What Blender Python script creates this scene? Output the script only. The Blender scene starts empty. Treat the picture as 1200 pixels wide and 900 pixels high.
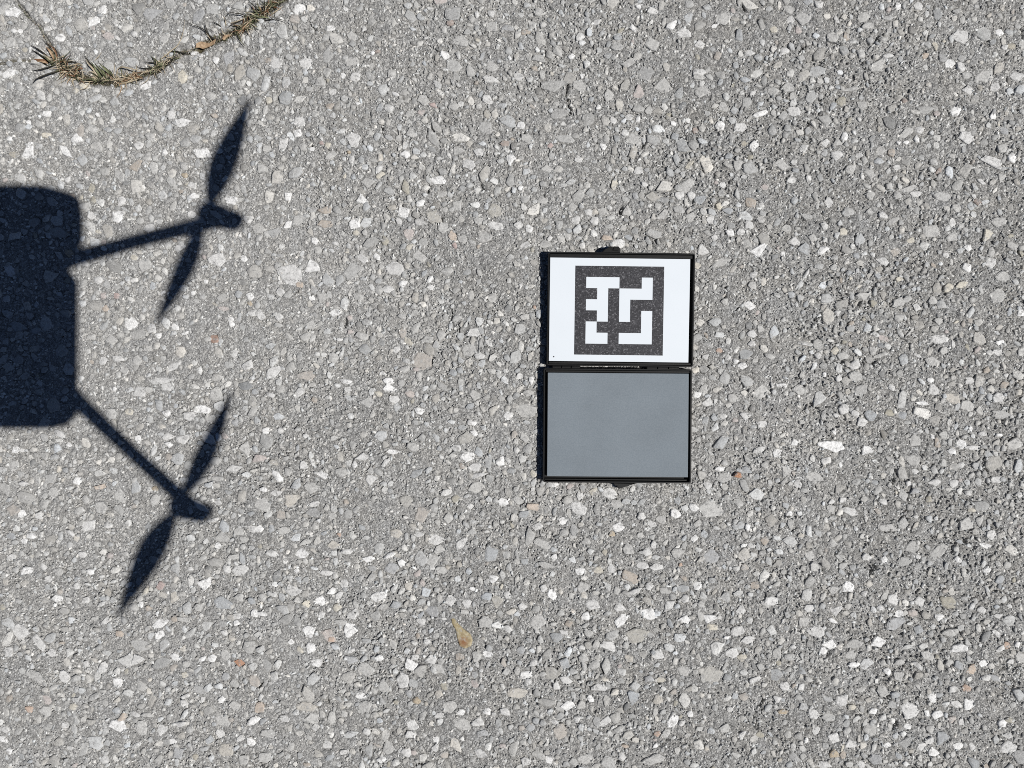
import bpy, math, random
import numpy as np
from mathutils import Vector

# ------------------------------------------------------------------ camera, sky, sun, exposure
scene = bpy.context.scene
COL = scene.collection
PX = 0.0008                      # metres of ground covered by one photo pixel (1200 x 900)
FPX = 833.0                      # focal length of the drone camera in photo pixels
H = FPX * PX                     # camera height above the asphalt
SHX, SHY = -0.651, 0.204         # shadow offset per metre of height

cam_d = bpy.data.cameras.new('camera')
cam = bpy.data.objects.new('camera', cam_d)
COL.objects.link(cam)
cam.location = (0, 0, H)
cam.rotation_euler = (0, 0, 0)
cam_d.sensor_fit = 'HORIZONTAL'
cam_d.angle = 2 * math.atan(600 / FPX)
cam_d.clip_start = 0.002
cam_d.clip_end = 5000
scene.camera = cam

world = bpy.data.worlds.new('World')
scene.world = world
world.use_nodes = True
wn = world.node_tree
for n in list(wn.nodes):
    wn.nodes.remove(n)
sky = wn.nodes.new('ShaderNodeTexSky')
sky.sky_type = 'NISHITA'
sky.sun_disc = False
sky.altitude = 900.0
sky.air_density = 0.47
sky.dust_density = 0.1
sky.sun_elevation = math.atan2(1.0, math.hypot(SHX, SHY))
sky.sun_rotation = math.atan2(-SHX, -SHY)
bg = wn.nodes.new('ShaderNodeBackground')
bg.inputs['Strength'].default_value = 0.05
wo = wn.nodes.new('ShaderNodeOutputWorld')
wn.links.new(sky.outputs['Color'], bg.inputs['Color'])
wn.links.new(bg.outputs['Background'], wo.inputs['Surface'])

sun_d = bpy.data.lights.new('sun', 'SUN')
sun_d.energy = 5.0
sun_d.angle = math.radians(0.53)
sun_d.color = (1.0, 0.972, 0.93)
sun = bpy.data.objects.new('sun', sun_d)
COL.objects.link(sun)
sun.location = (1.5, -0.5, 3)
sun.rotation_euler = Vector((SHX, SHY, -1.0)).to_track_quat('-Z', 'Y').to_euler()

scene.view_settings.view_transform = 'Standard'
scene.view_settings.look = 'None'
scene.view_settings.exposure = -0.13
scene.view_settings.gamma = 1.0
scene.cycles.use_denoising = False
scene.cycles.filter_width = 0.95

# ------------------------------------------------------------------ helpers
rng = np.random.default_rng(11)
random.seed(5)


def gx(px, z=0.0):
    return (px - 600.0) * PX * (H - z) / H


def gy(py, z=0.0):
    return (450.0 - py) * PX * (H - z) / H


def cast(sx, sy, z):
    """the point at height z whose shadow lands on photo position (sx, sy)"""
    return Vector(((sx - 600.0) * PX - SHX * z, (450.0 - sy) * PX - SHY * z, z))


def link(o, parent=None):
    COL.objects.link(o)
    if parent is not None:
        o.parent = parent
    return o


def mesh_obj(name, verts, faces, mat, parent=None, smooth=False):
    me = bpy.data.meshes.new(name)
    me.from_pydata([tuple(v) for v in verts], [], [tuple(f) for f in faces])
    me.update()
    if mat is not None:
        me.materials.append(mat)
    if smooth:
        me.polygons.foreach_set('use_smooth', [True] * len(me.polygons))
    return link(bpy.data.objects.new(name, me), parent)


def thing(name, label, cat, loc=(0, 0, 0), group=None):
    o = bpy.data.objects.new(name, None)
    o.empty_display_size = 0.02
    o.location = loc
    link(o)
    return tag(o, label, cat, group)


def tag(o, label, cat, group=None):
    o['label'] = label
    o['category'] = cat
    if group:
        o['group'] = group
    return o


def fast_mesh(name, verts, tris_or_quads, k):
    """mesh from numpy arrays, every face with k corners"""
    me = bpy.data.meshes.new(name)
    nv, nf = len(verts), len(tris_or_quads)
    me.vertices.add(nv)
    me.vertices.foreach_set('co', np.ascontiguousarray(verts, dtype=np.float32).ravel())
    me.loops.add(nf * k)
    me.loops.foreach_set('vertex_index', np.ascontiguousarray(tris_or_quads, dtype=np.int32).ravel())
    me.polygons.add(nf)
    me.polygons.foreach_set('loop_start', np.arange(0, nf * k, k, dtype=np.int32))
    me.update(calc_edges=True)
    return me


# ------------------------------------------------------------------ materials
class NT:
    def __init__(self, name):
        self.m = bpy.data.materials.new(name)
        self.m.use_nodes = True
        self.t = self.m.node_tree
        self.b = self.t.nodes['Principled BSDF']

    def n(self, kind, **kw):
        nd = self.t.nodes.new(kind)
        for k, v in kw.items():
            if k.startswith('i_'):
                nd.inputs[k[2:].replace('_', ' ')].default_value = v
            else:
                setattr(nd, k, v)
        return nd

    def l(self, a, b):
        self.t.links.new(a, b)

    def pos(self):
        return self.n('ShaderNodeNewGeometry').outputs['Position']

    def ramp(self, src, stops, interp='LINEAR'):
        r = self.n('ShaderNodeValToRGB')
        r.color_ramp.interpolation = interp
        e = r.color_ramp.elements
        while len(e) < len(stops):
            e.new(0.5)
        for el, (p, c) in zip(e, stops):
            el.position = p
            el.color = (c, c, c, 1) if isinstance(c, float) else (*c, 1)
        self.l(src, r.inputs['Fac'])
        return r.outputs['Color']

    def mix(self, a, b, fac, mode='MIX'):
        m = self.n('ShaderNodeMix', data_type='RGBA', blend_type=mode)
        for val, idx in ((fac, 0), (a, 6), (b, 7)):
            s = m.inputs[idx]
            if isinstance(val, (int, float)):
                s.default_value = val if idx == 0 else (val, val, val, 1)
            elif isinstance(val, tuple):
                s.default_value = (*val, 1)
            else:
                self.l(val, s)
        return m.outputs[2]

    def math(self, op, a, b=None, clamp=False):
        m = self.n('ShaderNodeMath', operation=op, use_clamp=clamp)
        for val, idx in ((a, 0), (b, 1)):
            if val is None:
                continue
            if isinstance(val, (int, float)):
                m.inputs[idx].default_value = val
            else:
                self.l(val, m.inputs[idx])
        return m.outputs[0]

    def noise(self, vec, scale, detail=3.0, rough=0.55):
        n = self.n('ShaderNodeTexNoise', i_Scale=scale, i_Detail=detail, i_Roughness=rough)
        self.l(vec, n.inputs['Vector'])
        return n.outputs['Fac']

    def voro(self, vec, scale, feature='F1', rand=1.0):
        n = self.n('ShaderNodeTexVoronoi', feature=feature, i_Scale=scale, i_Randomness=rand)
        self.l(vec, n.inputs['Vector'])
        return n

    def bump(self, height, strength, dist):
        b = self.n('ShaderNodeBump', i_Strength=strength, i_Distance=dist)
        self.l(height, b.inputs['Height'])
        self.l(b.outputs['Normal'], self.b.inputs['Normal'])

    def flat(self, col, rough=0.6, spec=0.4):
        self.b.inputs['Roughness'].default_value = rough
        self.b.inputs['Specular IOR Level'].default_value = spec
        if isinstance(col, tuple):
            self.b.inputs['Base Color'].default_value = (*col, 1)
        else:
            self.l(col, self.b.inputs['Base Color'])
        return self.m


def pale_patches(k, p, c, amount):
    # pale warm grey mixed over the colour in patches, more towards the left
    sx = k.n('ShaderNodeSeparateXYZ')
    k.l(p, sx.inputs[0])
    f = k.math('SUBTRACT', 0.62, k.math('MULTIPLY', sx.outputs[0], 0.8))
    f = k.math('ADD', f, k.math('MULTIPLY', k.math('SUBTRACT', k.noise(p, 6.5, 5.0, 0.62), 0.5), 2.6), True)
    return k.mix(c, (0.46, 0.456, 0.445), k.math('MULTIPLY', f, amount))


def mat_asphalt():
    k = NT('worn_asphalt')
    p = k.pos()
    warp = k.n('ShaderNodeTexNoise', i_Scale=260.0, i_Detail=2.0)
    k.l(p, warp.inputs['Vector'])
    add = k.n('ShaderNodeVectorMath', operation='MULTIPLY_ADD')
    k.l(warp.outputs['Color'], add.inputs[0])
    add.inputs[1].default_value = (0.0022, 0.0022, 0.0)
    k.l(p, add.inputs[2])
    w = add.outputs[0]
    v1 = k.voro(w, 400.0)
    v2 = k.voro(w, 900.0)
    s1 = k.n('ShaderNodeSeparateColor')
    k.l(v1.outputs['Color'], s1.inputs[0])
    s2 = k.n('ShaderNodeSeparateColor')
    k.l(v2.outputs['Color'], s2.inputs[0])
    c1 = k.ramp(s1.outputs[0], [(0.0, (0.155, 0.154, 0.152)), (0.40, (0.305, 0.303, 0.298)), (0.75, (0.42, 0.417, 0.41)), (0.93, (0.56, 0.556, 0.545)), (1.0, (0.74, 0.74, 0.725))])
    c2 = k.ramp(s2.outputs[1], [(0.0, (0.09, 0.089, 0.088)), (0.30, (0.25, 0.248, 0.245)), (0.7, (0.42, 0.418, 0.41)), (0.93, (0.66, 0.656, 0.645)), (1.0, (0.84, 0.84, 0.825))])
    f = k.ramp(k.noise(p, 110.0, 2.0), [(0.36, 0.4), (0.64, 0.95)])
    c = k.mix(c1, c2, f)
    edge = k.voro(w, 400.0, 'DISTANCE_TO_EDGE')
    joint = k.ramp(edge.outputs['Distance'], [(0.0, 0.38), (0.10, 1.0)])
    c = k.mix(c, joint, 0.8, 'MULTIPLY')
    blotch = k.ramp(k.noise(p, 5.0, 4.0, 0.6), [(0.3, 0.86), (0.7, 1.12)])
    c = k.mix(c, blotch, 1.0, 'MULTIPLY')
    tint = k.ramp(k.noise(p, 38.0, 2.0), [(0.3, (0.97, 0.985, 1.0)), (0.7, (1.0, 0.985, 0.95))])
    c = k.mix(c, tint, 1.0, 'MULTIPLY')
    c = pale_patches(k, p, c, 0.26)
    att = k.n('ShaderNodeAttribute', attribute_name='soil')
    sc = k.ramp(k.noise(p, 420.0, 3.0, 0.7), [(0.3, (0.035, 0.028, 0.018)), (0.5, (0.085, 0.07, 0.042)), (0.62, (0.12, 0.115, 0.055)), (0.75, (0.22, 0.19, 0.14))])
    sf = k.math('MULTIPLY', att.outputs['Fac'], k.ramp(k.noise(p, 200.0, 2.0), [(0.30, 0.45), (0.52, 1.0)]), True)
    c = k.mix(c, sc, sf)
    h = k.math('ADD', k.math('MULTIPLY', v1.outputs['Distance'], -1.0), k.math('MULTIPLY', v2.outputs['Distance'], -0.6))
    h = k.math('ADD', h, k.math('MULTIPLY', s1.outputs[2], 0.6))
    h = k.math('ADD', h, k.math('MULTIPLY', k.noise(p, 1300.0, 2.0, 0.7), 1.2))
    k.bump(h, 0.85, 0.0009)
    return k.flat(c, 0.85, 0.3)


def mat_stone(name, by_object):
    k = NT(name)
    p = k.pos()
    if by_object:
        base = k.n('ShaderNodeObjectInfo').outputs['Color']
    else:
        base = k.n('ShaderNodeAttribute', attribute_name='tint').outputs['Color']
    m1 = k.ramp(k.noise(p, 260.0, 4.0, 0.7), [(0.28, 0.68), (0.46, 0.97), (0.72, 1.15)])
    c = k.mix(base, m1, 1.0, 'MULTIPLY')
    speck = k.ramp(k.noise(p, 1100.0, 2.0), [(0.33, 0.72), (0.48, 1.0)])
    c = k.mix(c, speck, 0.8, 'MULTIPLY')
    # binder and fines still stuck to the stone faces break up their outlines
    stuck = k.ramp(k.noise(p, 210.0, 5.0, 0.75), [(0.53, 0.0), (0.60, 0.8)])
    fv = k.voro(p, 850.0)
    fs = k.n('ShaderNodeSeparateColor')
    k.l(fv.outputs['Color'], fs.inputs[0])
    fines = k.ramp(fs.outputs[0], [(0.0, (0.14, 0.139, 0.137)), (0.4, (0.29, 0.288, 0.283)), (0.8, (0.42, 0.418, 0.41)), (1.0, (0.62, 0.616, 0.605))])
    c = k.mix(c, fines, stuck)
    vein = k.ramp(k.noise(p, 620.0, 4.0, 0.75), [(0.36, 0.74), (0.47, 1.0), (0.62, 1.1)])
    c = k.mix(c, vein, 0.85, 'MULTIPLY')
    c = pale_patches(k, p, c, 0.14)
    h = k.math('ADD', k.noise(p, 260.0, 3.0), k.math('MULTIPLY', k.noise(p, 900.0, 2.0), 0.5))
    k.bump(h, 0.7, 0.0008)
    return k.flat(c, 0.75, 0.4)


def mat_black_plastic(name='black_plastic', col=0.006, rough=0.5):
    k = NT(name)
    tc = k.n('ShaderNodeTexCoord').outputs['Object']
    dust = k.ramp(k.noise(tc, 500.0, 4.0, 0.7), [(0.55, (col, col * 1.04, col * 1.12)), (0.85, (col * 3.2, col * 3.2, col * 3.2))])
    k.bump(k.noise(tc, 1800.0, 2.0), 0.2, 0.0002)
    m = k.flat(dust, rough, 0.22)
    return m


def mat_card():
    k = NT('white_card')
    p = k.pos()
    c = k.ramp(k.noise(p, 40.0, 3.0), [(0.3, (0.665, 0.712, 0.757)), (0.7, (0.682, 0.727, 0.772))])
    return k.flat(c, 0.55, 0.3)


def mat_print():
    k = NT('grainy_black_print')
    p = k.pos()
    g = k.voro(p, 1100.0)
    s = k.n('ShaderNodeSeparateColor')
    k.l(g.outputs['Color'], s.inputs[0])
    c = k.ramp(s.outputs[0], [(0.0, (0.016, 0.016, 0.020)), (0.6, (0.034, 0.034, 0.040)), (0.88, (0.06, 0.06, 0.068)), (1.0, (0.16, 0.16, 0.17))])
    return k.flat(c, 0.6, 0.3)


def mat_grey_panel():
    k = NT('grey_reference_panel')
    p = k.pos()
    fine = k.noise(p, 900.0, 2.0)
    c = k.ramp(fine, [(0.3, (0.160, 0.190, 0.217)), (0.7, (0.200, 0.229, 0.256))])
    big = k.ramp(k.noise(p, 26.0, 5.0, 0.6), [(0.3, 0.93), (0.7, 1.06)])
    c = k.mix(c, big, 1.0, 'MULTIPLY')
    # a few hairline scuffs worn into the coating
    mp = k.n('ShaderNodeMapping')
    mp.inputs['Rotation'].default_value = (0, 0, 0.5)
    mp.inputs['Scale'].default_value = (14.0, 160.0, 1.0)
    k.l(p, mp.inputs['Vector'])
    sc = k.ramp(k.noise(mp.outputs[0], 1.6, 2.0), [(0.71, 1.0), (0.73, 0.85), (0.75, 1.0)])
    c = k.mix(c, sc, 0.7, 'MULTIPLY')
    return k.flat(c, 0.7, 0.25)


def mat_leafy(name, lo, hi, trans=0.0):
    k = NT(name)
    p = k.pos()
    c = k.ramp(k.noise(p, 420.0, 4.0, 0.7), [(0.3, lo), (0.7, hi)])
    return k.flat(c, 0.6, 0.35)


def mat_simple(name, col, rough, spec=0.4, metal=0.0):
    k = NT(name)
    tc = k.n('ShaderNodeTexCoord').outputs['Object']
    v = k.ramp(k.noise(tc, 60.0, 3.0), [(0.3, tuple(x * 0.85 for x in col)), (0.7, tuple(min(1.0, x * 1.12) for x in col))])
    k.b.inputs['Metallic'].default_value = metal
    return k.flat(v, rough, spec)


M = {
    'asphalt': mat_asphalt(),
    'stone': mat_stone('aggregate_stone', True),
    'chips': mat_stone('aggregate_chips', False),
    'plastic': mat_black_plastic(),
    'card': mat_card(),
    'print': mat_print(),
    'grey': mat_grey_panel(),
    'green': mat_leafy('green_blade', (0.06, 0.075, 0.030), (0.25, 0.265, 0.15)),
    'dark': mat_leafy('near_black_blade', (0.012, 0.011, 0.008), (0.035, 0.032, 0.022)),  # near-black tone for the darkest strips in the grass and the twig
    'olive': mat_leafy('olive_blade', (0.05, 0.055, 0.025), (0.14, 0.14, 0.08)),
    'straw': mat_leafy('straw', (0.30, 0.25, 0.17), (0.50, 0.43, 0.32)),
    'tan': mat_leafy('tan_leaf', (0.17, 0.10, 0.055), (0.50, 0.37, 0.24)),
    'brown': mat_leafy('brown_leaf', (0.09, 0.045, 0.022), (0.24, 0.12, 0.06)),
    'drone': mat_simple('drone_grey_shell', (0.16, 0.165, 0.17), 0.5),
    'drone_dark': mat_simple('drone_dark_plastic', (0.03, 0.03, 0.032), 0.5),
    'metal': mat_simple('motor_metal', (0.35, 0.35, 0.36), 0.35, 0.5, 0.9),
    'glass': mat_simple('lens_glass', (0.01, 0.01, 0.015), 0.08, 0.6),
}

# ------------------------------------------------------------------ stones read off the photograph
# tile offset in photo px -> rows "x y length width angle colour" in 4x tile pixels
TILES = {
(0, 0): """60 55 80 48 10 W;484 45 44 44 0 W;438 100 72 40 40 W;220 133 42 28 0 L;285 178 56 38 -5 W;508 166 58 38 -8 P2;
45 200 64 56 20 M;40 342 74 40 25 W;188 445 60 46 -40 L;398 402 44 40 0 C;300 398 36 28 0 M;683 396 66 52 20 W;855 358 62 44 80 C;
1012 283 44 30 80 W;1068 268 92 52 75 B2;910 248 34 22 0 W;938 260 30 24 0 W;715 70 110 62 10 B2;928 75 80 46 50 B2;630 158 30 30 0 L;
215 532 50 34 20 W;130 571 28 24 0 W;456 535 26 26 0 W;90 598 48 40 30 G;180 578 50 34 -30 M;212 633 46 30 0 C;358 652 54 48 0 W;
46 650 32 30 0 W;132 710 86 66 45 W;310 712 90 36 -55 W;653 682 48 46 30 L;702 640 54 46 0 M;852 576 74 42 10 W;800 540 54 50 0 L;
1000 622 40 36 60 L;1152 535 60 30 70 L;945 716 100 46 -8 W;688 735 50 44 0 M;865 822 34 26 0 T;860 775 36 40 80 M;560 820 60 50 -40 M;
898 868 34 42 60 L;635 775 70 50 20 T2;770 710 26 26 0 W;62 722 30 40 80 Y2;895 408 46 24 0 L;1085 475 44 26 60 M;985 448 52 40 30 M;
1005 540 36 26 0 T2;318 840 32 28 0 L;115 232 26 22 0 Y2;62 145 20 30 90 W;94 145 28 26 0 W;545 175 36 22 -40 L;770 180 66 44 60 M""",
(300, 0): """200 40 62 52 20 W;348 128 48 32 10 W;420 42 24 22 0 W;90 298 68 60 40 L;232 296 64 54 -10 L;505 136 32 26 40 L;452 170 54 46 0 M;
452 285 74 48 10 M;886 258 54 46 10 W;922 60 70 76 50 G;1103 62 44 40 -50 L;1035 66 30 34 0 L;1105 125 64 50 -30 M;955 195 70 56 0 M;
60 470 36 32 60 C2;345 497 40 30 0 T2;200 572 60 52 0 L;195 625 56 36 -5 W;125 680 76 40 65 L;460 652 66 66 0 L;448 748 40 44 0 L;
620 505 34 48 70 L;650 438 40 24 -20 W;778 470 58 52 -10 M;1085 470 62 40 -35 L;925 500 60 40 0 M;725 620 56 52 0 M;1072 597 80 60 -30 M2;
702 725 60 36 -15 W;995 770 72 56 -20 L;1165 672 44 26 10 R2;1040 712 48 44 0 L;850 842 70 50 0 W;522 852 50 74 80 M;575 790 46 38 50 L;
465 358 54 36 20 L;410 352 28 32 0 W;300 382 50 54 0 M;1095 370 90 30 -15 L;1105 310 60 52 0 M;720 530 30 56 -70 M;330 335 46 50 0 M;
262 697 28 24 0 W;305 668 24 22 0 P;1188 745 36 40 0 W;360 430 36 28 30 L;30 790 48 56 80 M;435 712 20 22 0 T;910 110 30 32 0 R2;
545 248 22 26 0 W;570 240 26 24 0 R2;478 484 16 24 90 W;640 350 40 50 30 M;1182 130 30 60 90 B2;945 705 54 48 20 M;830 490 40 26 -20 P""",
(600, 0): """398 100 48 36 0 L;566 130 46 30 -30 W;498 172 44 38 0 B;492 215 66 44 0 M2;660 208 70 66 -40 M;752 115 64 40 25 W;805 155 82 46 0 L;
880 210 64 44 -20 L;945 122 32 24 0 W;275 265 36 34 0 W;125 272 66 46 -10 M2;108 320 36 24 0 T2;28 356 60 36 -30 L;60 150 46 26 5 T2;
330 355 32 26 0 W;315 402 82 52 -30 M;195 400 130 56 0 G2;225 530 110 46 15 G2;245 648 86 46 -5 M2;40 585 50 44 -20 W;70 648 74 48 -10 M;
710 398 92 74 0 M;630 345 76 64 0 G;875 335 72 36 -5 L;875 360 64 30 -15 M;890 428 76 52 0 M;550 292 74 40 30 M;528 618 52 42 15 L;
572 650 60 84 80 M;548 545 50 38 -10 L;590 558 26 26 0 W;475 562 44 36 -20 L;455 445 54 54 0 M;758 578 34 22 -45 W;970 590 50 48 0 W;
1070 595 62 50 0 L;1135 680 56 46 40 W;1165 532 70 32 10 W;1115 246 56 32 0 L;990 85 70 56 30 M;850 680 48 56 60 G2;860 610 36 30 0 R2;
1090 672 32 28 0 Y2;1020 730 42 34 0 B;180 680 34 28 0 P;165 788 80 42 -5 M;595 800 50 40 20 L;625 862 34 32 -30 L;425 686 30 34 60 W;
660 50 52 36 0 L;598 28 36 26 0 W;130 55 56 40 0 M;320 170 46 36 40 L;215 245 56 40 -30 M;820 870 100 70 20 M;988 865 32 46 80 L;
1060 775 56 48 20 M;310 745 48 34 10 L;995 500 44 52 60 M;640 515 40 36 0 M;405 502 30 26 0 W;1130 435 46 20 35 L;38 880 30 26 0 W;0 740 30 40 90 W""",
(900, 0): """165 85 62 56 0 M2;105 92 36 40 60 L;240 18 52 46 0 L;185 10 46 30 0 B;98 40 56 46 0 M;322 90 42 24 -60 L;445 80 66 38 5 M;470 118 68 36 10 M;
610 28 34 40 0 W;702 30 44 44 0 L;905 165 98 72 -10 L;1085 148 46 34 -20 W;1110 222 30 40 80 L;1140 215 34 50 80 Y2;368 172 36 36 0 T2;
300 172 62 50 -20 M;78 238 54 40 20 L;565 260 60 28 5 L;518 305 92 54 25 M;738 258 30 34 -30 T3;820 268 50 56 40 G;858 298 48 46 0 W;
910 312 46 56 70 L;1012 358 96 54 10 M;935 350 50 36 0 M2;938 422 40 66 70 L;1060 410 42 46 0 L;1165 358 64 42 -10 L;95 410 66 44 0 M;
20 428 54 44 0 M;345 472 44 60 85 Y3;120 522 60 50 0 L;438 492 50 40 -20 M;270 558 54 76 70 G2;380 418 110 18 5 M;735 518 76 44 10 G2;
790 532 30 36 80 P2;878 520 52 52 0 W;1058 545 40 36 0 W;645 622 70 46 40 M;712 606 46 48 30 L;695 650 38 34 0 W;650 668 32 20 0 W;612 668 24 24 0 W;
360 640 44 40 0 W;268 670 36 42 0 L;165 698 48 50 0 L;320 725 62 46 40 L;68 772 84 56 0 M;110 842 50 36 20 L;388 798 52 52 0 M;425 730 34 30 0 L;
530 708 52 50 0 M;922 645 76 60 -10 L;1050 755 110 62 -25 L;1145 738 44 46 40 W;1110 612 36 40 70 B2;1100 690 60 44 20 M;800 800 24 40 -50 R2;
570 875 36 40 0 M;480 810 44 70 70 M;1000 850 60 26 -30 L;665 885 90 40 10 M;1100 830 50 44 0 M;605 785 38 28 0 L;190 835 30 34 0 L;640 470 26 24 0 R2""",
(0, 225): """42 376 66 64 0 W;268 188 108 54 -3 M2;325 288 40 48 80 T;395 330 50 30 -20 L;348 182 28 24 0 L;82 632 82 50 -10 B;30 500 50 30 30 L;
555 112 76 50 35 W;428 112 42 44 30 L;570 40 52 50 0 L;400 66 60 46 -20 M;615 615 72 62 0 W;480 485 30 36 0 P2;496 546 32 30 0 T3;545 485 32 28 0 P;
520 690 66 46 10 M;478 792 46 40 10 L;552 782 62 34 -5 L;640 790 52 48 0 M;580 830 50 36 -40 M;815 815 94 36 25 L;755 885 106 40 10 L;
710 640 44 48 60 L;742 672 32 32 0 W;822 632 30 40 60 W;868 662 20 40 -70 W;765 474 28 26 0 W;905 472 26 28 0 W;1015 315 72 64 0 L;
1142 312 36 30 -20 W;1080 38 68 48 -5 W;1002 692 46 42 0 R;970 690 30 40 60 M;1170 522 30 30 0 T;1172 490 36 40 60 W;1115 480 44 36 0 B;
1080 595 36 28 30 W;1085 622 26 34 80 W;965 420 26 28 0 W;1100 755 46 44 40 L;1165 812 56 46 20 L;1165 130 50 42 0 L;700 165 56 42 10 L;
895 105 40 56 80 L;850 250 34 44 60 L;832 265 30 34 0 L;680 345 60 60 -40 M;460 415 46 40 30 L;930 130 60 44 0 G;160 140 56 44 10 G;
285 745 66 56 0 M2;85 785 56 50 0 G;40 820 40 56 60 M;120 860 50 34 20 M;910 18 30 44 80 W;1185 565 34 50 90 L;430 680 34 50 80 M;1050 545 22 50 80 P2""",
(300, 225): """150 18 46 50 20 W;495 30 58 54 0 W;690 95 68 52 -35 W;770 50 52 38 10 W;462 148 60 50 -15 W;672 135 40 26 -60 L;200 135 66 54 0 M;
150 155 30 56 -60 W;322 82 64 40 10 T2;320 150 66 40 5 T2;88 190 76 54 0 G;470 192 38 28 0 C2;835 115 70 64 -20 Y4;770 148 76 40 -15 M;
945 60 64 56 30 M;1120 88 76 66 10 Y4;1045 135 50 52 0 M;1122 155 80 40 -20 L;1070 210 80 54 10 M;918 206 48 46 0 T3;718 195 52 56 0 P2;
605 228 40 38 0 Y3;780 235 52 50 0 G2;875 165 56 56 50 M;968 218 38 50 70 M;932 250 26 32 60 P;275 230 36 36 0 W;372 238 36 24 0 L;
160 390 92 112 70 L;262 352 82 62 -25 W;205 435 36 32 0 T3;450 375 104 66 30 M2;500 312 56 38 -25 L;565 304 40 36 40 W;652 362 78 70 -20 L;
895 372 52 50 50 M;765 300 50 76 60 M;615 455 56 44 -15 L;685 430 50 30 25 W;572 460 40 44 0 M;480 490 68 40 -15 M;115 470 44 48 50 L;
310 495 66 52 10 M;262 495 32 34 -60 W;368 565 36 56 -80 W;22 578 60 54 0 L;105 585 44 52 30 L;255 622 78 42 5 M;230 680 66 38 20 M;
500 675 70 36 -10 M;390 692 38 22 5 W;750 635 56 34 50 M;520 610 42 36 0 G;805 690 66 44 10 M;870 670 44 50 0 M;710 700 54 32 -50 C2;
1020 655 76 48 10 L;998 742 64 80 -75 M;1050 770 36 66 80 L;1090 708 50 32 -40 L;780 790 90 90 -20 T4;700 828 62 40 15 M;748 832 36 22 0 P2;
85 848 84 56 10 L;232 860 74 48 0 T4;425 888 70 28 -10 W;620 888 50 36 0 W;360 778 56 46 20 M;660 740 40 34 0 L;820 450 30 44 80 L;
815 412 40 26 40 W;690 660 46 46 0 T4;1110 495 54 46 10 M;940 590 30 66 -70 M;510 190 30 32 0 M;590 850 30 24 0 W""",
(600, 225): """140 38 56 50 0 M;425 90 56 44 -10 M;360 92 44 36 -30 L;385 132 46 48 60 L;295 135 50 36 20 L;540 90 46 52 -10 M;710 105 70 44 30 M;
785 80 44 60 60 M2;685 66 36 40 0 M;930 128 38 42 0 L;972 66 34 30 -10 C;885 35 62 50 0 B;1015 88 60 32 0 B;835 118 44 44 0 M;
78 168 46 42 0 W;30 155 36 50 70 L;175 218 32 30 0 L;230 222 44 48 30 M;262 210 40 44 40 M;445 212 30 66 80 T3;500 240 60 46 10 W;
330 252 34 30 20 L;665 195 76 44 -20 M2;895 272 50 58 70 L;1022 188 38 46 70 W;1110 152 48 42 -10 L;1072 188 48 30 15 L;950 215 34 34 0 L;
1155 272 76 60 10 W;985 328 112 44 20 M;868 345 30 36 80 C2;1112 530 58 42 -10 W;1135 388 44 30 10 L;970 745 32 30 0 O2;1078 815 42 30 -10 W;
1012 778 40 32 20 L;1125 665 46 56 60 L;1125 712 50 40 0 L;910 770 40 28 20 L;998 515 40 36 0 M;1130 440 46 50 80 M;1050 795 26 26 0 W;
60 250 60 32 25 L;105 538 20 20 0 O2;40 436 22 20 0 W;60 585 44 36 0 M;35 865 36 40 0 L;90 885 36 36 0 W;155 245 60 36 0 M;
1165 640 40 34 0 M;900 825 44 40 0 G2;350 400 1 1 0 M;1098 238 56 36 -10 M;1165 130 44 34 0 M;785 15 50 44 0 L;840 15 46 46 0 L;575 15 36 40 0 B2""",
(900, 225): """185 115 36 66 80 M2;285 48 46 48 0 L;265 158 44 44 0 L;355 185 60 38 -15 C2;370 95 62 44 0 M2;478 92 30 44 80 M2;252 275 46 60 -70 W;
125 232 60 48 -10 L;208 215 36 56 60 M;70 290 28 24 0 W;415 298 26 36 80 B;540 325 62 38 -5 L;598 282 48 46 -30 T5;770 182 82 72 0 M;
585 135 30 60 -60 M;540 108 50 28 -10 L;865 215 54 60 -40 M;1030 200 54 60 0 C2;935 260 38 34 0 W;838 295 38 24 -10 L;935 352 54 44 -20 W;
1045 330 54 60 60 L;1080 140 70 46 10 M;885 75 42 56 80 M;865 142 34 40 0 L;910 435 62 36 30 C2;845 448 50 36 30 C2;1075 485 74 92 -65 M;
615 408 30 40 80 C2;610 515 72 46 25 M;325 565 38 28 0 L;802 605 46 40 0 M;800 690 86 46 5 L;770 795 62 54 10 M;828 742 70 36 5 M;
540 685 60 34 -20 P2;490 740 40 40 0 M;235 768 34 34 60 L;170 710 20 76 85 M;185 715 14 60 85 L;410 810 40 66 -60 L;355 768 60 40 0 M;
410 865 72 54 20 M;515 768 80 20 20 M;700 765 50 18 -35 L;1090 706 66 26 -10 W;1075 750 50 36 0 L;980 740 34 30 40 P2;915 620 30 32 0 T5;
950 600 24 34 70 T5;775 510 56 44 0 M;700 540 34 40 60 L;615 590 56 40 0 M;265 855 26 26 0 W;330 875 40 34 0 L;160 860 34 36 0 M;
180 385 60 18 55 L;665 660 90 12 42 M;1185 570 40 36 0 W;1100 400 66 60 -40 M;1145 250 40 56 80 M;1118 858 26 26 0 L;945 885 50 34 0 L;
10 770 36 60 80 M;760 880 40 30 0 W;605 15 40 60 70 M2;480 15 54 44 0 M;90 170 44 60 60 M;980 45 30 40 60 R2;690 8 70 24 0 L""",
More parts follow.
